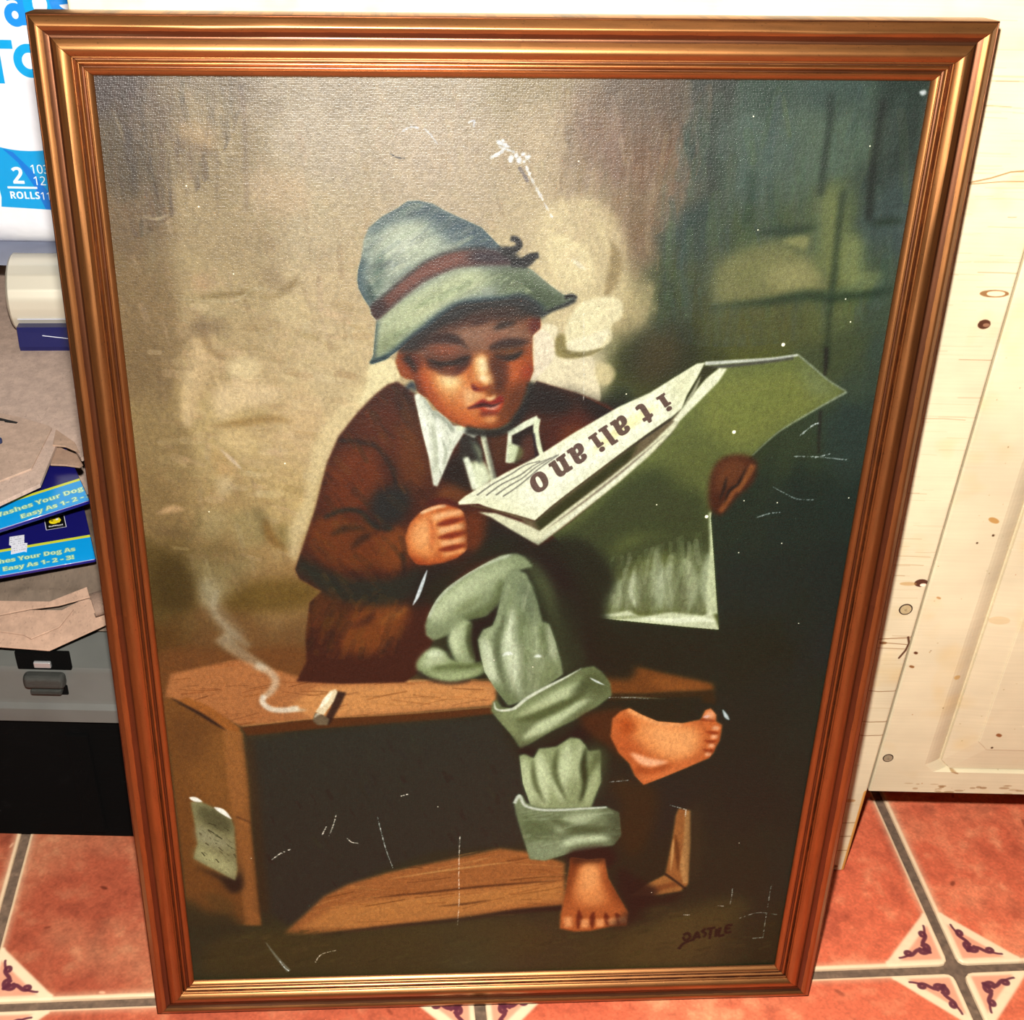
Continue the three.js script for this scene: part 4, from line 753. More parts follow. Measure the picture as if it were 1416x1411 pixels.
    for (const s of [`1210,462`, `1104,814`, `1138,635`]) spot(s, 2.2);
    for (const s of [`1104,59`, `1314,107`, `1136,251`, `1330,419`, `1314,376`, `1242,785`, `1175,780`, `1384,776`, `1324,1062`, `1178,895`, `1263,875`, `1002,787`, `924,557`, `1078,1785`, `1268,1643`, `577,1521`, `157,1656`, `721,1128`, `773,1159`, `691,1141`, `809,134`, `136,177`, `154,212`, `206,329`, `128,793`, `279,693`]) spot(s, 0.85);
    for (const s of [`708,1130 721,1124 731,1128`, `775,1134 783,1132 791,1134`]) dab('rgb(167,179,175)', 0.8, 1, -5, 0, s);
    fill('rgb(141,148,152)', 0.8, 0.8, `1384,18 1394,15 1397,21 1390,24`);
    // fine mottling of the pigment and dust over the whole canvas
    { const n = rng(909); for (let i = 0; i < 5200; i++) { const x = n() * TW, y = n() * TH, q = 0.6 + n() * 1.1; c.globalAlpha = 0.1 + 0.25 * n(); c.fillStyle = n() < 0.8 ? '#0b0a08' : '#6a6454'; c.fillRect(x, y, q * 1.4, q); } c.globalAlpha = 1; }
    { const img = c.getImageData(0, 0, TW, TH), d = img.data, n = rng(77); for (let y = 0; y < TH; y++) for (let x = 0; x < TW; x++) { const i = (y * TW + x) * 4, k = 0.9 + 0.2 * fbm(x / 5, y / 7, 2) + (n() - 0.5) * 0.13, lift = (n() - 0.5) * 15; d[i] = d[i] * k + lift; d[i + 1] = d[i + 1] * k + lift; d[i + 2] = d[i + 2] * k + lift; } c.putImageData(img, 0, 0); }
  });
  const weave = dataTexture(1024, 1024, (u, v) => { const a = Math.abs(Math.sin(u * Math.PI * 128 + 2 * fbm(v * 64, u * 8, 2))), b = Math.abs(Math.sin(v * Math.PI * 128 + 2 * fbm(u * 64, v * 8, 2))); return 0.16 * a + 0.16 * b + 0.45 * fbm(u * 128, v * 128, 3) + 0.23 * fbm(u * 16, v * 64, 3); });
  weave.repeat.set(4, 4 * ih / iw);
  return new THREE.MeshPhysicalMaterial({ map, roughness: 0.4, specularIntensity: 0.75, bumpMap: weave, bumpScale: 0.00025 });
}
// ---------------------------------------------------------------- the framed painting
const FRAME_W = 0.52405, FRAME_H = 0.72945, RAIL = 0.03122;
const framed = thing('framed_painting', 'oil painting of a boy reading a newspaper, in a moulded bronze gilt frame', 'painting', [0.03734, 0.0036, -0.63579]);
framed.rotation.set(-0.13532, 0.05912, 0, 'YXZ');
{
  const profile = [];   // [distance from the sight edge in rail widths, height in metres]: corner to corner runs of a moulding
  const mm = 0.001, runs = [
    [[0, -9.6], [0, -6.9]],
    [[0, -6.9], [0.02, -5.9], [0.045, -5.1], [0.07, -4.7], [0.092, -4.55]],
    [[0.092, -4.55], [0.098, -4.25], [0.108, -4.1], [0.12, -4.5], [0.13, -5.4]],
    [[0.13, -5.4], [0.15, -5.7], [0.178, -5.4]],
    [[0.178, -5.4], [0.19, -4.3], [0.214, -3.7], [0.24, -4.2], [0.262, -5.0]],
    [[0.262, -5.0], [0.285, -5.1]],
    [[0.285, -5.1], [0.292, -3.7], [0.305, -3.35], [0.316, -3.5]],
    [[0.316, -3.5], [0.324, -2.5], [0.345, -1.65], [0.372, -0.92], [0.4, -0.42], [0.43, -0.1], [0.46, 0], [0.49, -0.1], [0.52, -0.42], [0.55, -0.9], [0.58, -1.55], [0.598, -2.05]],
    [[0.598, -2.05], [0.604, -2.35], [0.63, -2.72], [0.66, -2.78], [0.69, -2.45], [0.72, -1.7], [0.75, -0.85], [0.78, -0.25], [0.81, 0], [0.84, -0.15], [0.87, -0.55], [0.9, -1.2], [0.93, -2.05], [0.955, -2.9], [0.972, -3.4]],
    [[0.972, -3.4], [0.98, -3.25], [0.992, -3.4], [1, -4.0]],
    [[1, -4.0], [1, -26.2]], [[1, -26.2], [0.1, -26.2]]];
  runs.forEach((points, i) => { const q = points.length < 3 ? points : new THREE.CatmullRomCurve3(points.map(([s, h]) => V(s * RAIL * 1000, h, 0)), false, 'centripetal').getPoints((points.length - 1) * 4).map((v) => [v.x / RAIL / 1000, v.y]); q.forEach(([s, h], k) => { if (!i || k) profile.push([s, h * mm]); }); });
  function rail(half) {   // half = half the length of the sight edge; runs along x, sight edge at y = 0, outer edge at y = RAIL
    const pos = [], uv = [], index = []; 
    const steps = 12, last = profile.length - 2;
    profile.forEach(([s, h], i) => {
      const e = half + s * RAIL - 0.00012;
      for (let k = 0; k <= steps; k++) { const x = lerp(-e, e, k / steps); pos.push(x, s * RAIL, h); uv.push(x, i < last ? 0.92 * s : 0.92 + 0.08 * (i - last) / 3); }
    });
    for (let i = 0; i < profile.length - 1; i++) for (let k = 0; k < steps; k++) { const a = i * (steps + 1) + k, b = a + steps + 1; index.push(a, b, a + 1, b, b + 1, a + 1); }
    // mitred ends
    for (const side of [0, steps]) { const base = pos.length / 3, n = profile.length; profile.forEach((_, i) => { const a = (i * (steps + 1) + side) * 3; pos.push(pos[a], pos[a + 1], pos[a + 2]); uv.push(0, 0); }); const tri = THREE.ShapeUtils.triangulateShape(profile.map(([s, h]) => new THREE.Vector2(s * RAIL, h)), []); for (const [p, q, r] of tri) side ? index.push(base + p, base + q, base + r) : index.push(base + r, base + q, base + p); }
    const g = new THREE.BufferGeometry(); g.setAttribute('position', new THREE.Float32BufferAttribute(pos, 3)); g.setAttribute('uv', new THREE.Float32BufferAttribute(uv, 2)); g.setIndex(index); g.computeVertexNormals();
    return toCreasedNormals(g, 0.6);
  }
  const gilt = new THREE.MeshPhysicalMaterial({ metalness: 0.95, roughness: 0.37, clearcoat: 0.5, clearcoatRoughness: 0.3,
    map: (() => {   // gold on the ridges, darker brown in the hollows, worn specks
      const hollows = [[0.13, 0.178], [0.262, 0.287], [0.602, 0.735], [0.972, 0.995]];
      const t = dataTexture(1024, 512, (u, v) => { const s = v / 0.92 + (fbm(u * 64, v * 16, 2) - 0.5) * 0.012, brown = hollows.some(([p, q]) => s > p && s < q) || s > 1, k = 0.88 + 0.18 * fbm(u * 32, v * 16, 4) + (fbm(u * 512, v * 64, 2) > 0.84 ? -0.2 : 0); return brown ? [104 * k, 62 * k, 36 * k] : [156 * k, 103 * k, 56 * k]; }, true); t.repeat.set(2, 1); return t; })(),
    bumpMap: (() => { const t = dataTexture(512, 512, (u, v) => fbm(u * 64, v * 64, 3)); t.repeat.set(6, 1); return t; })(), bumpScale: 0.00001 });
  const iw = FRAME_W - 2 * RAIL, ih = FRAME_H - 2 * RAIL, cy = FRAME_H / 2;
  const across = rail(iw / 2), upright = rail(ih / 2);
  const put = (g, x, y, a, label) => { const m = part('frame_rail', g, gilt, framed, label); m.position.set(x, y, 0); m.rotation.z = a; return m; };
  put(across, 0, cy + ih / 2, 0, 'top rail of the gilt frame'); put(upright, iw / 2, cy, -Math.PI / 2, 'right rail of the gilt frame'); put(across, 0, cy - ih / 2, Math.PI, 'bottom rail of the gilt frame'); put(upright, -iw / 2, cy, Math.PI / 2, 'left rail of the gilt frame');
  const back = new THREE.BoxGeometry(iw + 0.03, ih + 0.03, 0.003); back.translate(0, cy, -0.0235);
  part('backing_board', back, new THREE.MeshStandardMaterial({ color: 0x6b4c30, roughness: 0.9 }), framed);
  const canvasShape = new THREE.BoxGeometry(iw + 0.008, ih + 0.008, 0.012); canvasShape.translate(0, cy, -0.0142);
  { const p = canvasShape.attributes.position, a = new Float32Array(p.count * 2); for (let i = 0; i < p.count; i++) { a[i * 2] = (p.getX(i) + iw / 2) / iw; a[i * 2 + 1] = (p.getY(i) - RAIL) / ih; } canvasShape.setAttribute('uv', new THREE.BufferAttribute(a, 2)); }
  part('painted_canvas', canvasShape, paintingMaterial(iw, ih), framed, 'painted canvas with a varnished surface');
}
// ---------------------------------------------------------------- the cream kitchen cabinet on the right
{
  const Z = -0.791, t = thing('kitchen_cabinet', 'worn cream painted wooden kitchen cabinet that the painting leans against', 'cabinet', [0.46, 0, Z]);
  const X0 = t.position.x, cream = (seed) => new THREE.MeshPhysicalMaterial({ roughness: 0.5, specularIntensity: 0.5, bumpMap: dataTexture(256, 256, (u, v) => 0.6 * fbm(u * 8, v * 64, 3) + 0.4 * fbm(u * 64, v * 64, 2)), bumpScale: 0.0005 });
  const base = [196, 184, 154];
  // cream paint on plywood: u, v cover a w by h metre face; marks are given in metres from its lower left corner
  function paintFace(w, h, px, seed, marks) {
    return canvasTexture(Math.round(w * px), Math.round(h * px), (c, S, T) => {
      const img = c.createImageData(S, T), d = img.data, r = rng(seed);
      for (let y = 0; y < T; y++) for (let x = 0; x < S; x++) { const n = fbm(x / 120 + seed, y / 120, 4), g = fbm(x / 90, y / 2.2 + seed, 3), k = 0.9 + 0.16 * n + 0.05 * g, i = (y * S + x) * 4, st = Math.max(0, fbm(x / 60 + 5, y / 60 + seed, 3) - 0.6) * 1.2; d[i] = base[0] * k; d[i + 1] = base[1] * k * (1 - 0.12 * st); d[i + 2] = base[2] * k * (1 - 0.35 * st); d[i + 3] = 255; }
      c.putImageData(img, 0, 0);
      const X = (m) => m * px, Y = (m) => T - m * px;
      c.lineCap = 'round';
      marks({ c, r, X, Y, w, h,
        line(pts, width, color) { c.strokeStyle = color; c.lineWidth = width * px; c.beginPath(); pts.forEach(([x, y], i) => (i ? c.lineTo(X(x), Y(y)) : c.moveTo(X(x), Y(y)))); c.stroke(); },
        spot(x, y, rx, ry, color, a = 0) { c.fillStyle = color; c.beginPath(); c.ellipse(X(x), Y(y), rx * px, ry * px, a, 0, 7); c.fill(); } });
    });
  }
  const specks = (k, n) => { for (let i = 0; i < n; i++) { const q = 0.0003 + k.r() * k.r() * k.r() * 0.001; k.spot(k.r() * k.w, k.r() * k.h, q, q * (0.5 + k.r()), 'rgba(' + (90 + 60 * k.r() | 0) + ',' + (58 + 30 * k.r() | 0) + ',34,' + (0.35 + 0.6 * k.r()) + ')', k.r() * 3); } };
  const faceUV = (g, x0, y0, w, h) => { const p = g.attributes.position, a = new Float32Array(p.count * 2); for (let i = 0; i < p.count; i++) { a[i * 2] = (p.getX(i) - x0) / w; a[i * 2 + 1] = (p.getY(i) - y0) / h; } g.setAttribute('uv', new THREE.BufferAttribute(a, 2)); return g; };
  // stile down to the floor
  const sx0 = -0.2272, sx1 = 0.3598, sh = 0.86;
  const stile = box(sx1 - sx0, sh, 0.03, (sx0 + sx1) / 2 - X0, sh / 2, -0.015, 0.0022);
  faceUV(stile, sx0 - X0, 0, sx1 - sx0, sh);
  const stileMap = paintFace(sx1 - sx0, sh, 2000, 31, (k) => {
    const m = (x) => x - sx0;
    for (let i = 0; i < 300; i++) { const y = k.r() * sh, x = k.w - 0.075 + k.r() * 0.06, l = 0.004 + k.r() * 0.03, a = 0.08 + k.r() * (k.r() < 0.2 ? 0.6 : 0.22); k.line([[x, y], [x + l * 0.5, y + (k.r() - 0.5) * 0.0006], [x + l, y + (k.r() - 0.5) * 0.001]], 0.00035, 'rgba(112,74,38,' + a + ')'); }
    specks(k, 60);
    // open knot, cracks and splits
    k.spot(m(0.348), 0.5525, 0.0095, 0.0026, 'rgba(120,84,48,0.9)'); k.spot(m(0.349), 0.5525, 0.006, 0.0019, 'rgba(226,196,160,1)');
    k.spot(m(0.347), 0.531, 0.0042, 0.0034, 'rgba(70,40,26,1)'); k.spot(m(0.3485), 0.5305, 0.0022, 0.0014, 'rgba(128,92,70,1)');
    k.line([[m(0.312), 0.624], [m(0.326), 0.6275], [m(0.337), 0.6315], [m(0.358), 0.6335]], 0.0007, 'rgba(120,82,40,0.8)'); k.line([[m(0.314), 0.6235], [m(0.334), 0.6255], [m(0.359), 0.6262]], 0.0006, 'rgba(120,82,40,0.8)');
    k.spot(m(0.3545), 0.3205, 0.0052, 0.0036, 'rgba(74,44,32,1)'); k.spot(m(0.3565), 0.3187, 0.0026, 0.0016, 'rgba(236,214,190,1)'); k.spot(m(0.345), 0.3195, 0.0065, 0.0017, 'rgba(168,128,72,0.55)');
    k.line([[m(0.322), 0.2645], [m(0.337), 0.2662], [m(0.343), 0.2668], [m(0.3595), 0.2682]], 0.0006, 'rgba(104,66,36,0.9)'); k.spot(m(0.3385), 0.2622, 0.003, 0.0013, 'rgba(118,80,46,0.9)'); k.line([[m(0.338), 0.2625], [m(0.357), 0.2612]], 0.0006, 'rgba(104,66,36,0.8)'); k.line([[m(0.324), 0.2575], [m(0.358), 0.2566]], 0.0005, 'rgba(104,66,36,0.7)');
    k.line([[m(0.3565), 0.2685], [m(0.3585), 0.2625], [m(0.3575), 0.2555], [m(0.354), 0.2475]], 0.0016, 'rgba(72,44,28,0.95)');
    for (const y of [0.213, 0.18, 0.165, 0.062, 0.045, 0.027]) k.line([[m(0.315), y], [m(0.33), y + 0.001], [m(0.345), y - 0.0006], [m(0.3592), y + 0.0004]], 0.0006, 'rgba(96,62,34,0.8)');
    k.spot(m(0.333), 0.006, 0.02, 0.0035, 'rgba(104,70,44,0.85)'); k.spot(m(0.346), 0.089, 0.006, 0.002, 'rgba(150,100,50,0.6)');
    k.line([[m(0.359), 0], [m(0.359), 0.099]], 0.0042, 'rgba(186,132,62,1)');   // bare wood along the worn lower edge
  });
  const sm = cream(1); sm.map = stileMap; part('side_board', stile, sm, t, 'plywood board with horizontal grain, knots and cracks running down to the floor');
  // doors: rings of mitred rectangles
  function door(x0, x1, y0, y1, groove, seed, marks) {
    const rings = [[x0, y0, x1, y1, -0.018], [x0, y0, x1, y1, -0.0015], [x0 + 0.0012, y0 + 0.0012, x1 - 0.0012, y1 - 0.0012, 0]];
    if (groove) {
      const inset = (d, z) => rings.push([groove[0] + d, groove[1] + (d < 0 ? d * 0.12 : d), groove[2] - d, groove[3] - d, z]);
      inset(-0.0145, 0); inset(-0.012, -0.0006); inset(-0.009, -0.0017); inset(-0.006, -0.0031); inset(-0.003, -0.0047); inset(-0.001, -0.006); inset(0, -0.0062); inset(0.0003, -0.0032); inset(0.024, -0.0012); inset(0.0243, -0.0004); inset(0.025, -0.0002);
    }
    const pos = [], idx = [];
    const quad = (a, b, c, d) => { const n = pos.length / 3; for (const q of [a, b, c, d]) pos.push(...q); idx.push(n, n + 1, n + 2, n, n + 2, n + 3); };
    const ch = (r, k) => { const [a, b, c, d, z] = r, e = k ? 0.0085 : 0.00001; return [[a + e, b], [c - e, b], [c, b + e], [c, d - e], [c - e, d], [a + e, d], [a, d - e], [a, b + e]].map(([x, y]) => [x - X0, y, z]); };   // the router left chamfered corners
    for (let i = 0; i < rings.length - 1; i++) { const A = ch(rings[i], i > 2), B = ch(rings[i + 1], i + 1 > 2); for (let k = 0; k < 8; k++) quad(A[k], A[(k + 1) % 8], B[(k + 1) % 8], B[k]); }
    const E = ch(rings[rings.length - 1], rings.length > 3); for (let k = 1; k < 7; k++) { const n = pos.length / 3; pos.push(...E[0], ...E[k], ...E[k + 1]); idx.push(n, n + 1, n + 2); }
    const Bk = ch(rings[0], false); for (let k = 1; k < 7; k++) { const n = pos.length / 3; pos.push(...Bk[0], ...Bk[k + 1], ...Bk[k]); idx.push(n, n + 1, n + 2); }
    const g = new THREE.BufferGeometry(); g.setAttribute('position', new THREE.Float32BufferAttribute(pos, 3)); g.setIndex(idx); faceUV(g, x0 - X0, y0, x1 - x0, y1 - y0); const h = g.toNonIndexed(); h.computeVertexNormals();
    const m = cream(2); m.map = paintFace(x1 - x0, y1 - y0, 1750, seed, marks);
    return [h, m];
  }
  const dx0 = 0.3612, dy0 = 0.1;
  const [dg, dm] = door(dx0, 0.9, dy0, 0.845, [0.4155, 0.127, 0.845, 0.79], 41, (k) => {
    specks(k, 340);
    const q = (x, y, rx, ry, col) => k.spot(x - dx0, y - dy0, rx, ry, col, 0.4);
    q(0.394, 0.378, 0.0045, 0.0022, 'rgba(160,112,50,0.75)'); q(0.397, 0.365, 0.001, 0.001, 'rgba(70,44,26,1)'); q(0.387, 0.358, 0.0008, 0.0008, 'rgba(60,36,20,1)'); q(0.366, 0.253, 0.0017, 0.0013, 'rgba(84,50,30,1)'); q(0.366, 0.239, 0.0022, 0.0012, 'rgba(120,78,40,0.9)');
    q(0.371, 0.307, 0.002, 0.001, 'rgba(160,112,60,0.7)'); q(0.405, 0.228, 0.003, 0.0022, 'rgba(176,132,60,0.55)'); q(0.454, 0.168, 0.0026, 0.0017, 'rgba(120,70,36,0.9)'); q(0.452, 0.154, 0.001, 0.001, 'rgba(60,36,20,1)'); q(0.428, 0.125, 0.004, 0.001, 'rgba(130,90,50,0.6)');
    for (let i = 0; i < 22; i++) k.spot(0.03 + k.r() * 0.1, k.r() * 0.012, 0.001 + k.r() * 0.004, 0.0004 + k.r() * 0.001, 'rgba(120,84,48,' + (0.25 + k.r() * 0.4) + ')');
    for (let i = 0; i < 8; i++) k.spot(k.r() * 0.5, k.r() * 0.7, 0.004 + k.r() * 0.006, 0.002 + k.r() * 0.003, 'rgba(176,130,70,0.22)');
  });
  part('door', dg, dm, t, 'raised panel door');
  // screws sunk into the face
  const steel = new THREE.MeshStandardMaterial({ color: 0x8f8266, metalness: 0.3, roughness: 0.5 });
  const screw = (x, y, z, r) => { const g = new THREE.CylinderGeometry(r, r, 0.0016, 20); g.rotateX(Math.PI / 2); const ring = new THREE.TorusGeometry(r * 1.12, r * 0.14, 8, 28); ring.translate(0, 0, 0.0003); const s = part('screw', [g, new THREE.CylinderGeometry(r * 0.25, r * 0.3, 0.0012, 6).rotateX(Math.PI / 2).translate(0, 0, 0.0009)], cream(3), t); s.material.color.set(0xb8a47c); s.position.set(x - X0, y, z); const e = part('screw_rim', ring, new THREE.MeshStandardMaterial({ color: 0x3c2a1a, roughness: 0.9 }), s); return s; };
  screw(0.3485, 0.2955, -0.0004, 0.0042); const s2 = screw(0.3688, 0.14, -0.0004, 0.0036); s2.material.color.set(0x9a8a70);
  const plain = cream(4); plain.color.set(0xb8a886);
  part('carcass', [new THREE.BoxGeometry(1.12, 0.74, 0.56).translate(0.3328 - X0, 0.48, -0.32), new THREE.BoxGeometry(1.08, 0.1, 0.02).translate(0.34 - X0, 0.05, -0.3), new THREE.BoxGeometry(0.018, 0.85, 0.02).translate(0.89 - X0, 0.425, -0.035)], plain, t);
  part('worktop', box(1.16, 0.035, 0.63, 0.3328 - X0, 0.868, -0.29, 0.006), new THREE.MeshStandardMaterial({ color: 0x9a8f80, roughness: 0.4 }), t);
}
// ---------------------------------------------------------------- the stack of things on the left
const kraftTexture = dataTexture(512, 512, (u, v) => { const n = fbm(u * 32, v * 32, 4), f = fbm(u * 128, v * 64, 3), k = 0.84 + 0.2 * n + 0.12 * f - (f > 0.72 ? 0.12 : 0); return [184 * k, 160 * k, 145 * k]; }, true);
const fibreBump = dataTexture(256, 256, (u, v) => fbm(u * 64, v * 64, 4));
const kraft = (tint = 0xffffff, rep = 5) => { const m = new THREE.MeshStandardMaterial({ color: tint, roughness: 0.85, map: kraftTexture.clone(), bumpMap: fibreBump, bumpScale: 0.0004 }); m.map.repeat.set(rep, rep); return m; };
// a thin sheet: outline in x, z; lifted by a plane y(x, z)
function sheet(points, thick, lift) {
  const s = new THREE.Shape(points.map(([x, z]) => new THREE.Vector2(x, -z)));
  const g = new THREE.ExtrudeGeometry(s, { depth: thick, bevelEnabled: true, bevelSize: 0.0003, bevelThickness: 0.0003, bevelSegments: 1 });
  g.rotateX(-Math.PI / 2); const p = g.attributes.position; for (let i = 0; i < p.count; i++) p.setY(i, p.getY(i) + lift(p.getX(i), p.getZ(i))); g.computeVertexNormals(); return planarUV(g, 0, 2);
}
const pixelsMap = (w, h, draw) => canvasTexture(w, h, draw);
{ // toolbox
  const t = thing('toolbox', 'black plastic toolbox with a grey lid and a latch, under the paper bag', 'toolbox', [-0.575, 0, -0.9]);
  const grain = dataTexture(256, 256, (u, v) => fbm(u * 64, v * 64, 3));
  const black = new THREE.MeshPhysicalMaterial({ color: 0x020202, roughness: 0.95, specularIntensity: 0.2, bumpMap: grain, bumpScale: 0.0006 });
  const grey = new THREE.MeshPhysicalMaterial({ roughness: 0.5, bumpMap: grain, bumpScale: 0.0005, map: dataTexture(256, 256, (u, v) => { const k = 0.86 + 0.26 * fbm(u * 16, v * 16, 4); return [90 * k, 91 * k, 87 * k]; }, true) });
  const dark = grey.clone(); dark.color.set(0x8a8c86);
  const w = 0.66, half = w / 2;
  part('body', [box(w - 0.02, 0.15, 0.18, 0, 0.075, 0, 0.006), ...[-0.26, -0.13, 0, 0.13, 0.26].map((x) => box(0.02, 0.12, 0.006, x, 0.07, 0.0905, 0.002))], black, t);
  // lid swept along x from a profile of [z, y]
  const lid = new THREE.Shape(); [[0.088, 0.147], [0.0985, 0.15], [0.0985, 0.1635], [0.0955, 0.168], [0.0945, 0.171], [0.0935, 0.1985], [0.0915, 0.2035], [0.086, 0.2045], [0.0855, 0.2015], [0.066, 0.2065], [-0.1, 0.2085], [-0.1, 0.147]].forEach(([z, y], i) => (i ? lid.lineTo(-z, y) : lid.moveTo(-z, y)));
  const lg = new THREE.ExtrudeGeometry(lid, { depth: w, bevelEnabled: false }); lg.rotateY(Math.PI / 2); lg.translate(-half, 0, 0);
  part('lid', toCreasedNormals(lg, 0.5), grey, t);
  const latch = part('latch', [box(0.034, 0.013, 0.011, 0, 0, 0, 0.004), box(0.026, 0.005, 0.012, 0, -0.011, -0.002, 0.002)], dark, t, 'grey latch tongue'); latch.position.set(0.246, 0.1955, 0.0985);
  part('hinge_pin', box(0.014, 0.006, 0.004, -0.0005, 0.0135, -0.004, 0.001), new THREE.MeshStandardMaterial({ color: 0xb5b5b5, roughness: 0.35, metalness: 0.6 }), latch);
  const recess = part('latch_recess', [box(0.044, 0.018, 0.004, 0, 0.016, -0.0065, 0.001), box(0.02, 0.01, 0.003, 0.006, -0.0135, -0.0045, 0.001)], black, t); recess.position.copy(latch.position);
}
{ // brown paper bag, flattened and crumpled
  const t = thing('paper_bag', 'crumpled brown paper bag lying on the toolbox lid', 'bag', [-0.44, 0.212, -0.9]), ox = t.position.x, oy = t.position.y, oz = t.position.z;
  const g = new THREE.PlaneGeometry(0.38, 0.155, 76, 36); g.rotateX(-Math.PI / 2);
  const p = g.attributes.position; for (let i = 0; i < p.count; i++) { const x = p.getX(i), z = p.getZ(i), e = Math.min(1, (0.0775 - Math.abs(z)) / 0.02) * Math.min(1, (0.19 - Math.abs(x)) / 0.02), r = Math.abs(fbm(x * 40 + 30, z * 40 + 9, 3) - 0.5) * 2; p.setY(i, 0.0015 + e * (lerp(0.0215, 0.0475, THREE.MathUtils.smoothstep(-z, -0.055, -0.0)) + 0.005 * fbm(x * 30, z * 30 + 4, 3) - 0.005 * r)); }
  planarUV(g, 0, 2); g.translate(0, 0, -0.022); g.computeVertexNormals();
  const top = kraft(0x8d8c84, 4); top.side = THREE.DoubleSide; part('bag_panel', g, top, t, 'upper panel of the bag, tinted greyer as a less lit top');  // same paper, weaker light on the top put into its tint
  const F = (x, z) => [x - ox, z - oz], paper = kraft(0xe6d9cc, 5);
  const plane = (y0, dz, dx = 0) => (x, z) => y0 - oy + dz * (z + oz + 0.83) + dx * (x + ox + 0.33);
  part('bag_fold', sheet([F(-0.52, -0.842), F(-0.32, -0.845), F(-0.298, -0.862), F(-0.274, -0.868), F(-0.279, -0.834), F(-0.322, -0.8065), F(-0.362, -0.809), F(-0.52, -0.8)], 0.0008, plane(0.229, -0.28)), paper, t, 'lower fold of the bag');
  part('bag_fold', sheet([F(-0.52, -0.85), F(-0.33, -0.848), F(-0.302, -0.862), F(-0.298, -0.853), F(-0.322, -0.845), F(-0.345, -0.8415), F(-0.375, -0.834), F(-0.52, -0.815)], 0.0008, plane(0.2335, -0.34, 0.02)), paper, t);
  part('bag_fold', sheet([F(-0.372, -0.834), F(-0.346, -0.8365), F(-0.322, -0.8285), F(-0.316, -0.842), F(-0.31, -0.8435), F(-0.318, -0.826), F(-0.338, -0.8145), F(-0.345, -0.8185), F(-0.372, -0.823)], 0.0007, plane(0.2318, -0.25, 0.03)), paper, t);
  const curl = new THREE.CylinderGeometry(0.0125, 0.0125, 0.05, 28, 1, true); curl.rotateZ(Math.PI / 2); curl.rotateY(0.5);
  const c2 = kraft(0xb3aaa2, 5); c2.side = THREE.DoubleSide; const cu = part('bag_handle', curl, c2, t, 'rolled paper handle'); cu.position.set(-0.272 - ox, 0.2405 - oy, -0.858 - oz); cu.scale.set(1, 0.55, 1.15);
}
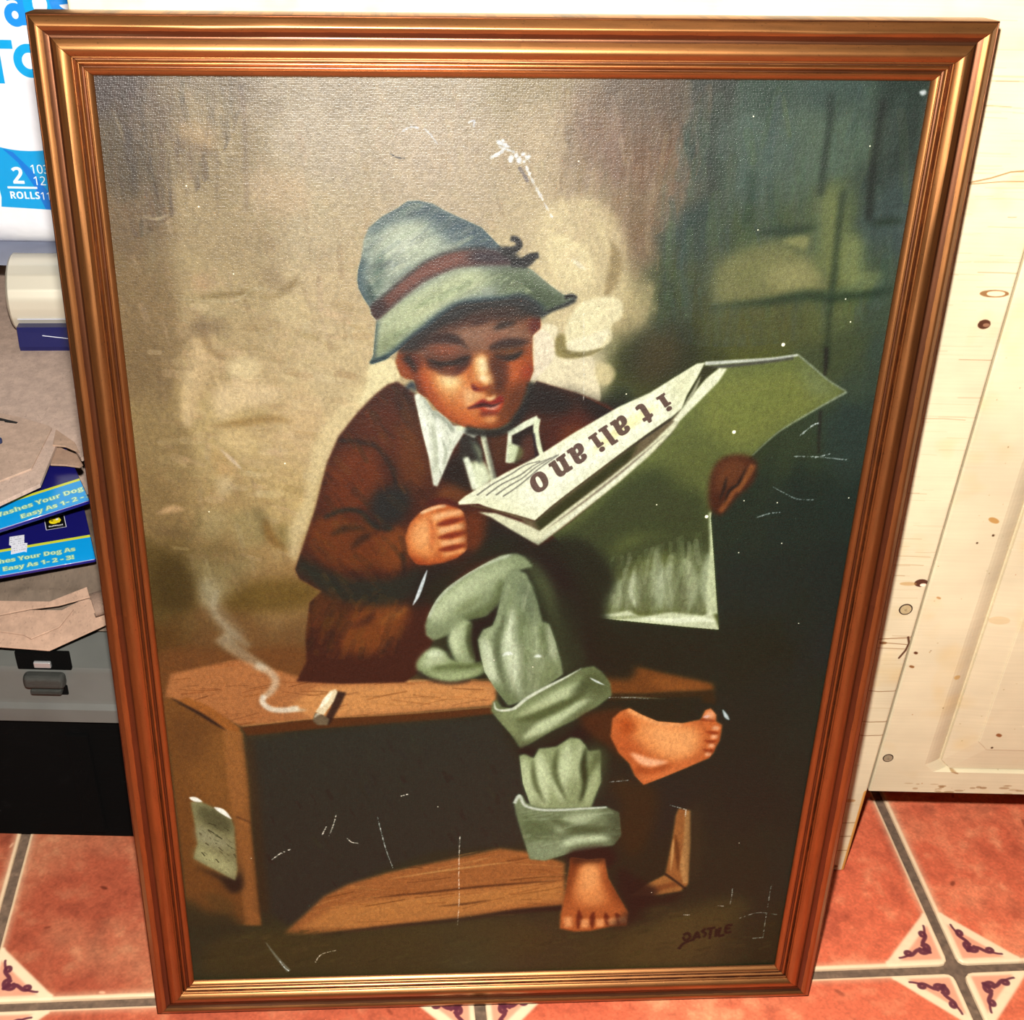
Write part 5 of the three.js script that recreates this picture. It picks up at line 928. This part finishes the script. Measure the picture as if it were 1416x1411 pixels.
// dog wash boxes: printed top face, u from the right end along the front edge, v away from the viewer
{
  const navy = new THREE.MeshPhysicalMaterial({ color: 0x14146a, roughness: 0.35, clearcoat: 0.3 });
  function printed(sticker, logo, cut) {
    return canvasTexture(1440, 840, (c, S, T) => {   // 8 pixels a millimetre: 180 by 105 mm
      const k = 8, X = (u) => S - u * 1000 * k, Y = (v) => T - v * 1000 * k;
      c.fillStyle = '#131260'; c.fillRect(0, 0, S, T);
      c.fillStyle = '#0795dc'; c.fillRect(0, Y(0.0335), S, T); c.fillStyle = '#c9cf3a'; c.fillRect(0, Y(0.0372), S, 0.0037 * 1000 * k);
      const text = (s, right, v, size) => { c.font = 'bold ' + size + 'px sans-serif'; c.textAlign = 'right'; c.lineJoin = 'round'; c.lineWidth = 7; c.strokeStyle = '#b4dc8c'; c.fillStyle = '#d3ecc6'; c.strokeText(s, X(right), Y(v)); c.fillText(s, X(right), Y(v)); c.lineWidth = 2.5; c.strokeStyle = 'rgba(50,120,130,0.75)'; c.strokeText(s, X(right), Y(v)); };
      if (cut) { text('Washes Your Dog', 0.001, 0.0175, 74); text('Easy As 1- 2 - 3!', -0.006, 0.0045, 70); } else { text('Washes Your Dog As', 0.0145, 0.0168, 64); text('Easy As 1- 2 - 3!', 0.0165, 0.0052, 64); }
      if (logo) { const a = X(0.0345), b = Y(0.076), w = 0.0165 * 1000 * k, h = 0.0205 * 1000 * k; c.fillStyle = '#0a0a0c'; c.fillRect(a, b, w, h); c.strokeStyle = '#dfe0ea'; c.lineWidth = 4; c.strokeRect(a, b, w, h); c.fillStyle = '#e7d21c'; c.beginPath(); c.ellipse(a + w * 0.46, b + h * 0.42, w * 0.26, h * 0.2, -0.1, 0, 7); c.fill(); c.beginPath(); c.moveTo(a + w * 0.2, b + h * 0.3); c.lineTo(a + w * 0.3, b + h * 0.12); c.lineTo(a + w * 0.72, b + h * 0.14); c.lineTo(a + w * 0.82, b + h * 0.4); c.lineTo(a + w * 0.7, b + h * 0.6); c.closePath(); c.fill(); c.fillStyle = '#f5f3d8'; c.fillRect(a + w * 0.55, b + h * 0.2, w * 0.14, h * 0.16); c.fillStyle = '#0a0a0c'; c.fillRect(a + w * 0.3, b + h * 0.34, w * 0.12, h * 0.06); c.font = 'bold 22px sans-serif'; c.textAlign = 'center'; c.fillStyle = '#fff'; c.fillText('BullHead', a + w / 2, b + h * 0.82); c.fillStyle = '#555560'; c.fillRect(a + w * 0.55, b + h * 0.9, w * 0.34, 5); }
    });
  }
  function dogBox(label, corner, yaw, tilt, w, d, h, map) {   // corner: front right corner of the top face
    const t = thing('dog_wash_box', label, 'box', [0, 0, 0], 0, 'dog wash boxes in the stack'); t.position.set(...corner); t.rotation.set(0, yaw, tilt, 'YZX');
    part('carton', box(w, h, d, -w / 2, -h / 2 - 0.0002, -d / 2, 0.0012), navy, t, 'dark blue carton');
    const face = new THREE.BoxGeometry(w - 0.001, 0.0004, d - 0.001); face.translate(-w / 2, -0.0002, -d / 2); planarUV(face, 0, 2); { const p = face.attributes.position, a = face.attributes.uv; for (let i = 0; i < p.count; i++) a.setXY(i, (p.getX(i) + w) / 0.18 + 1 - w / 0.18, -p.getZ(i) / 0.105); }
    part('printed_lid', face, new THREE.MeshPhysicalMaterial({ map, roughness: 0.35, clearcoat: 0.25, clearcoatRoughness: 0.3 }), t, 'lid printed with a light blue band and yellow stripe');
    return t;
  }
  const lower = dogBox('lower of two blue dog wash boxes, with white price sticker and black square logo', [-0.2925, 0.27, -0.8695], 0.354, 0, 0.18, 0.1, 0.0035, printed(true, true, false));
  const st = pixelsMap(160, 200, (c, S, T) => { c.fillStyle = '#d9dbe4'; c.fillRect(0, 0, S, T); const r = rng(77); c.fillStyle = '#6a6c7c'; for (let y = 0; y < 7; y++) for (let x = 0; x < 16; x++) if (r() < 0.4) c.fillRect(12 + x * 8.5, 14 + y * 25, 5, 7); });
  const tagShape = new THREE.Shape(); [[0, 0], [0.0105, 0.001], [0.0125, -0.0005], [0.0142, 0.0125], [0.0118, 0.0135], [0.0128, 0.026], [0.0008, 0.0265], [-0.0004, 0.0145], [0.0012, 0.0125]].forEach(([x, y], i) => (i ? tagShape.lineTo(x, y) : tagShape.moveTo(x, y)));
  const tg = new THREE.ExtrudeGeometry(tagShape, { depth: 0.0002, bevelEnabled: false }); tg.rotateX(-Math.PI / 2); { const p = tg.attributes.position, a = tg.attributes.uv; for (let i = 0; i < p.count; i++) a.setXY(i, p.getX(i) / 0.0142, -p.getZ(i) / 0.0265); }
  const price = part('price_sticker', tg, new THREE.MeshStandardMaterial({ map: st, roughness: 0.6 }), lower, 'white price sticker'); price.position.set(-0.0655, 0.0001, -0.0275); 
  dogBox('upper of two blue dog wash boxes, tucked under the torn cardboard flap', [-0.301, 0.305, -0.9045], 0.454, 0.121, 0.17, 0.095, 0.004, printed(false, false, true));
}
{ // cardboard carton with open flaps
  const t = thing('cardboard_carton', 'large brown cardboard carton with torn flaps folded out over the blue boxes', 'box', [-0.57, 0, -1.29]), o = t.position, F = (x, z) => [x - o.x, z - o.z];
  part('carton_body', box(0.66, 0.312, 0.52, 0, 0.156, 0, 0.003), kraft(0xffffff, 5), t);
  part('top_flap', sheet([F(-0.9, -1.548), F(-0.242, -1.548), F(-0.242, -1.0), F(-0.3185, -0.9545), F(-0.336, -0.9845), F(-0.3465, -0.9825), F(-0.3425, -0.911), F(-0.378, -0.868), F(-0.9, -0.93)].map((q) => q), 0.003, () => 0.312), kraft(0xffffff, 5), t, 'top flap reaching forward');
  part('folded_flap', sheet([F(-0.9, -1.03), F(-0.42, -1.03), F(-0.389, -1.02), F(-0.36, -1.006), F(-0.3565, -1.002), F(-0.3555, -0.933), F(-0.376, -0.9125), F(-0.9, -0.96)], 0.0012, () => 0.3153), kraft(0xf6f2ec, 5), t);
  part('torn_liner', sheet([F(-0.352, -0.985), F(-0.327, -0.969), F(-0.318, -0.9525), F(-0.3195, -0.949), F(-0.332, -0.9515), F(-0.345, -0.952)], 0.0012, (x, z) => 0.3085), kraft(0xd9cdc0, 5), t, 'torn paper liner under the flap');
  part('torn_liner', sheet([F(-0.352, -1.0), F(-0.33, -0.978), F(-0.322, -0.962), F(-0.336, -0.9715), F(-0.3475, -0.973)], 0.001, () => 0.3154), kraft(0xe6dccf, 5), t);
  const slit = part('hand_slot', sheet([F(-0.43, -1.026), F(-0.389, -1.0105), F(-0.3895, -1.0085), F(-0.4, -1.0105), F(-0.401, -1.0125), F(-0.41, -1.0135), F(-0.411, -1.016), F(-0.43, -1.022)], 0.0003, () => 0.3167), new THREE.MeshStandardMaterial({ color: 0x0c0a08, roughness: 1 }), t, 'dark torn slot');
}
{ // a small glossy packet at the edge of the picture
  const t = thing('foil_packet', 'small dark blue and silver packet on the cardboard flap at the far left', 'packet', [-0.408, 0.3168, -0.968], 0.9);
  part('packet', box(0.03, 0.006, 0.022, 0, 0.003, 0, 0.002), new THREE.MeshPhysicalMaterial({ color: 0x1d2b52, roughness: 0.3, clearcoat: 0.6 }), t); part('silver_strip', box(0.031, 0.0064, 0.006, 0, 0.0032, 0.006, 0.002), new THREE.MeshStandardMaterial({ color: 0xb9c2cc, roughness: 0.3, metalness: 0.4 }), t);
}
{ // roll in clear film with a blue printed base
  const R = 0.0385, t = thing('wrapped_roll', 'silvery cream roll in clear film above a glossy blue base, on the carton', 'roll', [-0.345, 0.3151, -1.178]);
  t.rotation.y = 0.06;
  const cyl = new THREE.LatheGeometry([[0, -0.092], [R - 0.006, -0.092], [R - 0.0022, -0.0905], [R, -0.088], [R, 0.088], [R - 0.0022, 0.0905], [R - 0.006, 0.092], [0, 0.092]].map(([x, y]) => new THREE.Vector2(x, y)), 64); cyl.rotateZ(Math.PI / 2); cyl.translate(0, R + 0.004, -R * 0.7);
  part('roll', toCreasedNormals(cyl, 0.7), new THREE.MeshPhysicalMaterial({ color: 0xe6dfcb, metalness: 0.4, roughness: 0.4, clearcoat: 1, clearcoatRoughness: 0.3 }), t, 'silvery cream roll');
  const tray = new THREE.Shape(); [[0.017, 0], [0.018, 0.004], [0.0155, 0.0225], [-0.06, 0.0225], [-0.06, 0]].forEach(([z, y], i) => (i ? tray.lineTo(-z, y) : tray.moveTo(-z, y)));
  const tg = new THREE.ExtrudeGeometry(tray, { depth: 0.166, bevelEnabled: true, bevelSize: 0.001, bevelThickness: 0.001, bevelSegments: 2 }); tg.rotateY(Math.PI / 2); tg.translate(-0.083, 0.001, 0);
  part('blue_base', tg, new THREE.MeshPhysicalMaterial({ color: 0x081252, roughness: 0.3, clearcoat: 0.5, clearcoatRoughness: 0.1 }), t, 'glossy dark blue base');
  const rim = new THREE.MeshStandardMaterial({ color: 0xd8dcea, roughness: 0.3 }); part('film_seam', [box(0.166, 0.0012, 0.0012, 0, 0.0238, 0.0158, 0.0004), box(0.166, 0.0008, 0.001, 0, 0.0305, 0.0107, 0.0003)], rim, t, 'bright seam of the film');
  const crease = box(0.06, 0.0007, 0.0008, 0, 0, 0, 0.0002); crease.rotateZ(-0.13); crease.translate(-0.03, 0.0125, 0.0178); part('film_crease', crease, rim, t);
}
{ // paper towels in printed film
  const w = 0.36, h = 0.3, d = 0.25, t = thing('paper_towel_pack', 'white plastic pack of paper towels with cyan lettering, standing on the roll', 'paper towels', [-0.335 - w / 2, 0.4, -1.2 - d / 2]);
  const g = new RoundedBoxGeometry(w, h, d, 14, 0.028); g.translate(0, h / 2, 0);
  const p = g.attributes.position; for (let i = 0; i < p.count; i++) { const x = p.getX(i), y = p.getY(i), z = p.getZ(i); if (z > d * 0.3) p.setZ(i, z - 0.004 + 0.004 * Math.abs(Math.cos((x - 0.05) / 0.11 * Math.PI / 2)) + 0.003 * (fbm(x * 20 + 20, y * 20 + 3, 3) - 0.5)); }
  g.computeVertexNormals(); { const a = g.attributes.uv; for (let i = 0; i < p.count; i++) a.setXY(i, (p.getX(i) + w / 2) / w, p.getY(i) / h); }
  const L = t.position.x - w / 2;
  const map = canvasTexture(1440, 1200, (c, S, T) => {   // 4 pixels a millimetre
    const X = (x) => (x - L) * 4000, Y = (y) => T - (y - 0.4) * 4000;
    c.fillStyle = '#e9ecf4'; c.fillRect(0, 0, S, T);
    const cy = '#00a3e6';
    c.fillStyle = cy; c.strokeStyle = cy; c.lineCap = 'butt';
    const glyph = (s, x, y, size) => { c.font = 'bold ' + size + 'px sans-serif'; c.textAlign = 'left'; c.fillText(s, X(x), Y(y)); };
    c.fillStyle = '#1596ea'; c.font = 'bold 190px sans-serif'; c.textAlign = 'right'; c.fillText('P', X(-0.4065), Y(0.609)); c.textAlign = 'left';
    const ring = (x, y, rx, ry, lw) => { c.lineWidth = lw; c.beginPath(); c.ellipse(X(x), Y(y), rx * 4000, ry * 4000, 0, 0, 7); c.stroke(); };
    // a p e
    c.strokeStyle = '#1590ea'; ring(-0.3925, 0.6155, 0.0062, 0.0066, 26); c.lineWidth = 24; c.beginPath(); c.moveTo(X(-0.3858), Y(0.607)); c.lineTo(X(-0.3858), Y(0.626)); c.quadraticCurveTo(X(-0.388), Y(0.6325), X(-0.3985), Y(0.6298)); c.stroke();
    c.strokeStyle = cy; ring(-0.3695, 0.625, 0.0105, 0.0125, 32); c.lineWidth = 30; c.beginPath(); c.moveTo(X(-0.3795), Y(0.645)); c.lineTo(X(-0.3795), Y(0.606)); c.stroke();
    c.strokeStyle = '#0f86e0'; c.lineWidth = 28; c.beginPath(); c.ellipse(X(-0.346), Y(0.6275), 46, 46, 0, 0.35, 6.28 - 0.05); c.lineTo(X(-0.357), Y(0.6275)); c.stroke();
    // To
    c.fillStyle = cy; c.fillRect(X(-0.436), Y(0.5945), 145, 30); c.fillRect(X(-0.421), Y(0.5945), 36, 150); c.strokeStyle = cy; ring(-0.3865, 0.577, 0.0105, 0.0108, 30);
    c.font = 'bold 150px sans-serif'; c.fillText('wels', X(-0.371), Y(0.5645));
    // blue panel
    c.fillStyle = '#009fe3'; c.beginPath(); c.moveTo(X(-0.4305), Y(0.5005)); c.quadraticCurveTo(X(-0.41), Y(0.4945), X(-0.385), Y(0.4975)); c.lineTo(X(-0.34), Y(0.501)); c.lineTo(X(-0.34), Y(0.4385)); c.lineTo(X(-0.4362), Y(0.443)); c.lineTo(X(-0.4345), Y(0.452)); c.lineTo(X(-0.4352), Y(0.47)); c.closePath(); c.fill();
    c.save(); c.fillStyle = 'rgba(20,90,214,0.55)'; c.beginPath(); c.moveTo(X(-0.4255), Y(0.4985)); c.lineTo(X(-0.416), Y(0.4952)); c.lineTo(X(-0.401), Y(0.478)); c.lineTo(X(-0.386), Y(0.4525)); c.lineTo(X(-0.386), Y(0.441)); c.lineTo(X(-0.394), Y(0.441)); c.lineTo(X(-0.402), Y(0.464)); c.lineTo(X(-0.413), Y(0.4855)); c.closePath(); c.fill(); c.restore();
    c.fillStyle = '#f3f8fd'; c.font = 'bold 88px sans-serif'; c.fillText('2', X(-0.4215), Y(0.4655)); c.fillRect(X(-0.427), Y(0.4628), 112, 8); c.font = 'bold 39px sans-serif'; c.fillText('ROLLS', X(-0.4265), Y(0.451)); c.font = '46px sans-serif'; c.fillText('103', X(-0.4032), Y(0.4755)); c.fillText('125', X(-0.402), Y(0.4645)); c.font = '40px sans-serif'; c.fillText('11', X(-0.3975), Y(0.4505));
  });
  part('film', g, new THREE.MeshPhysicalMaterial({ map, roughness: 0.32, clearcoat: 0.4, clearcoatRoughness: 0.25, bumpMap: dataTexture(256, 256, (u, v) => fbm(u * 8, v * 8, 5)), bumpScale: 0.0025 }), t, 'printed plastic film');
  const seal = new THREE.PlaneGeometry(w - 0.03, 0.05, 60, 10); seal.rotateX(-Math.PI / 2 + 0.3); seal.translate(0, -0.0025, d / 2 - 0.012); { const q = seal.attributes.position; for (let i = 0; i < q.count; i++) q.setY(i, q.getY(i) + 0.004 * (fbm(q.getX(i) * 40, q.getZ(i) * 60, 3) - 0.5)); seal.computeVertexNormals(); }
  part('film_gusset', seal, new THREE.MeshPhysicalMaterial({ color: 0x7f8496, roughness: 0.25, clearcoat: 0.6, side: THREE.DoubleSide }), t, 'crinkled grey film tucked under the pack');
}
renderer.render(scene, camera);
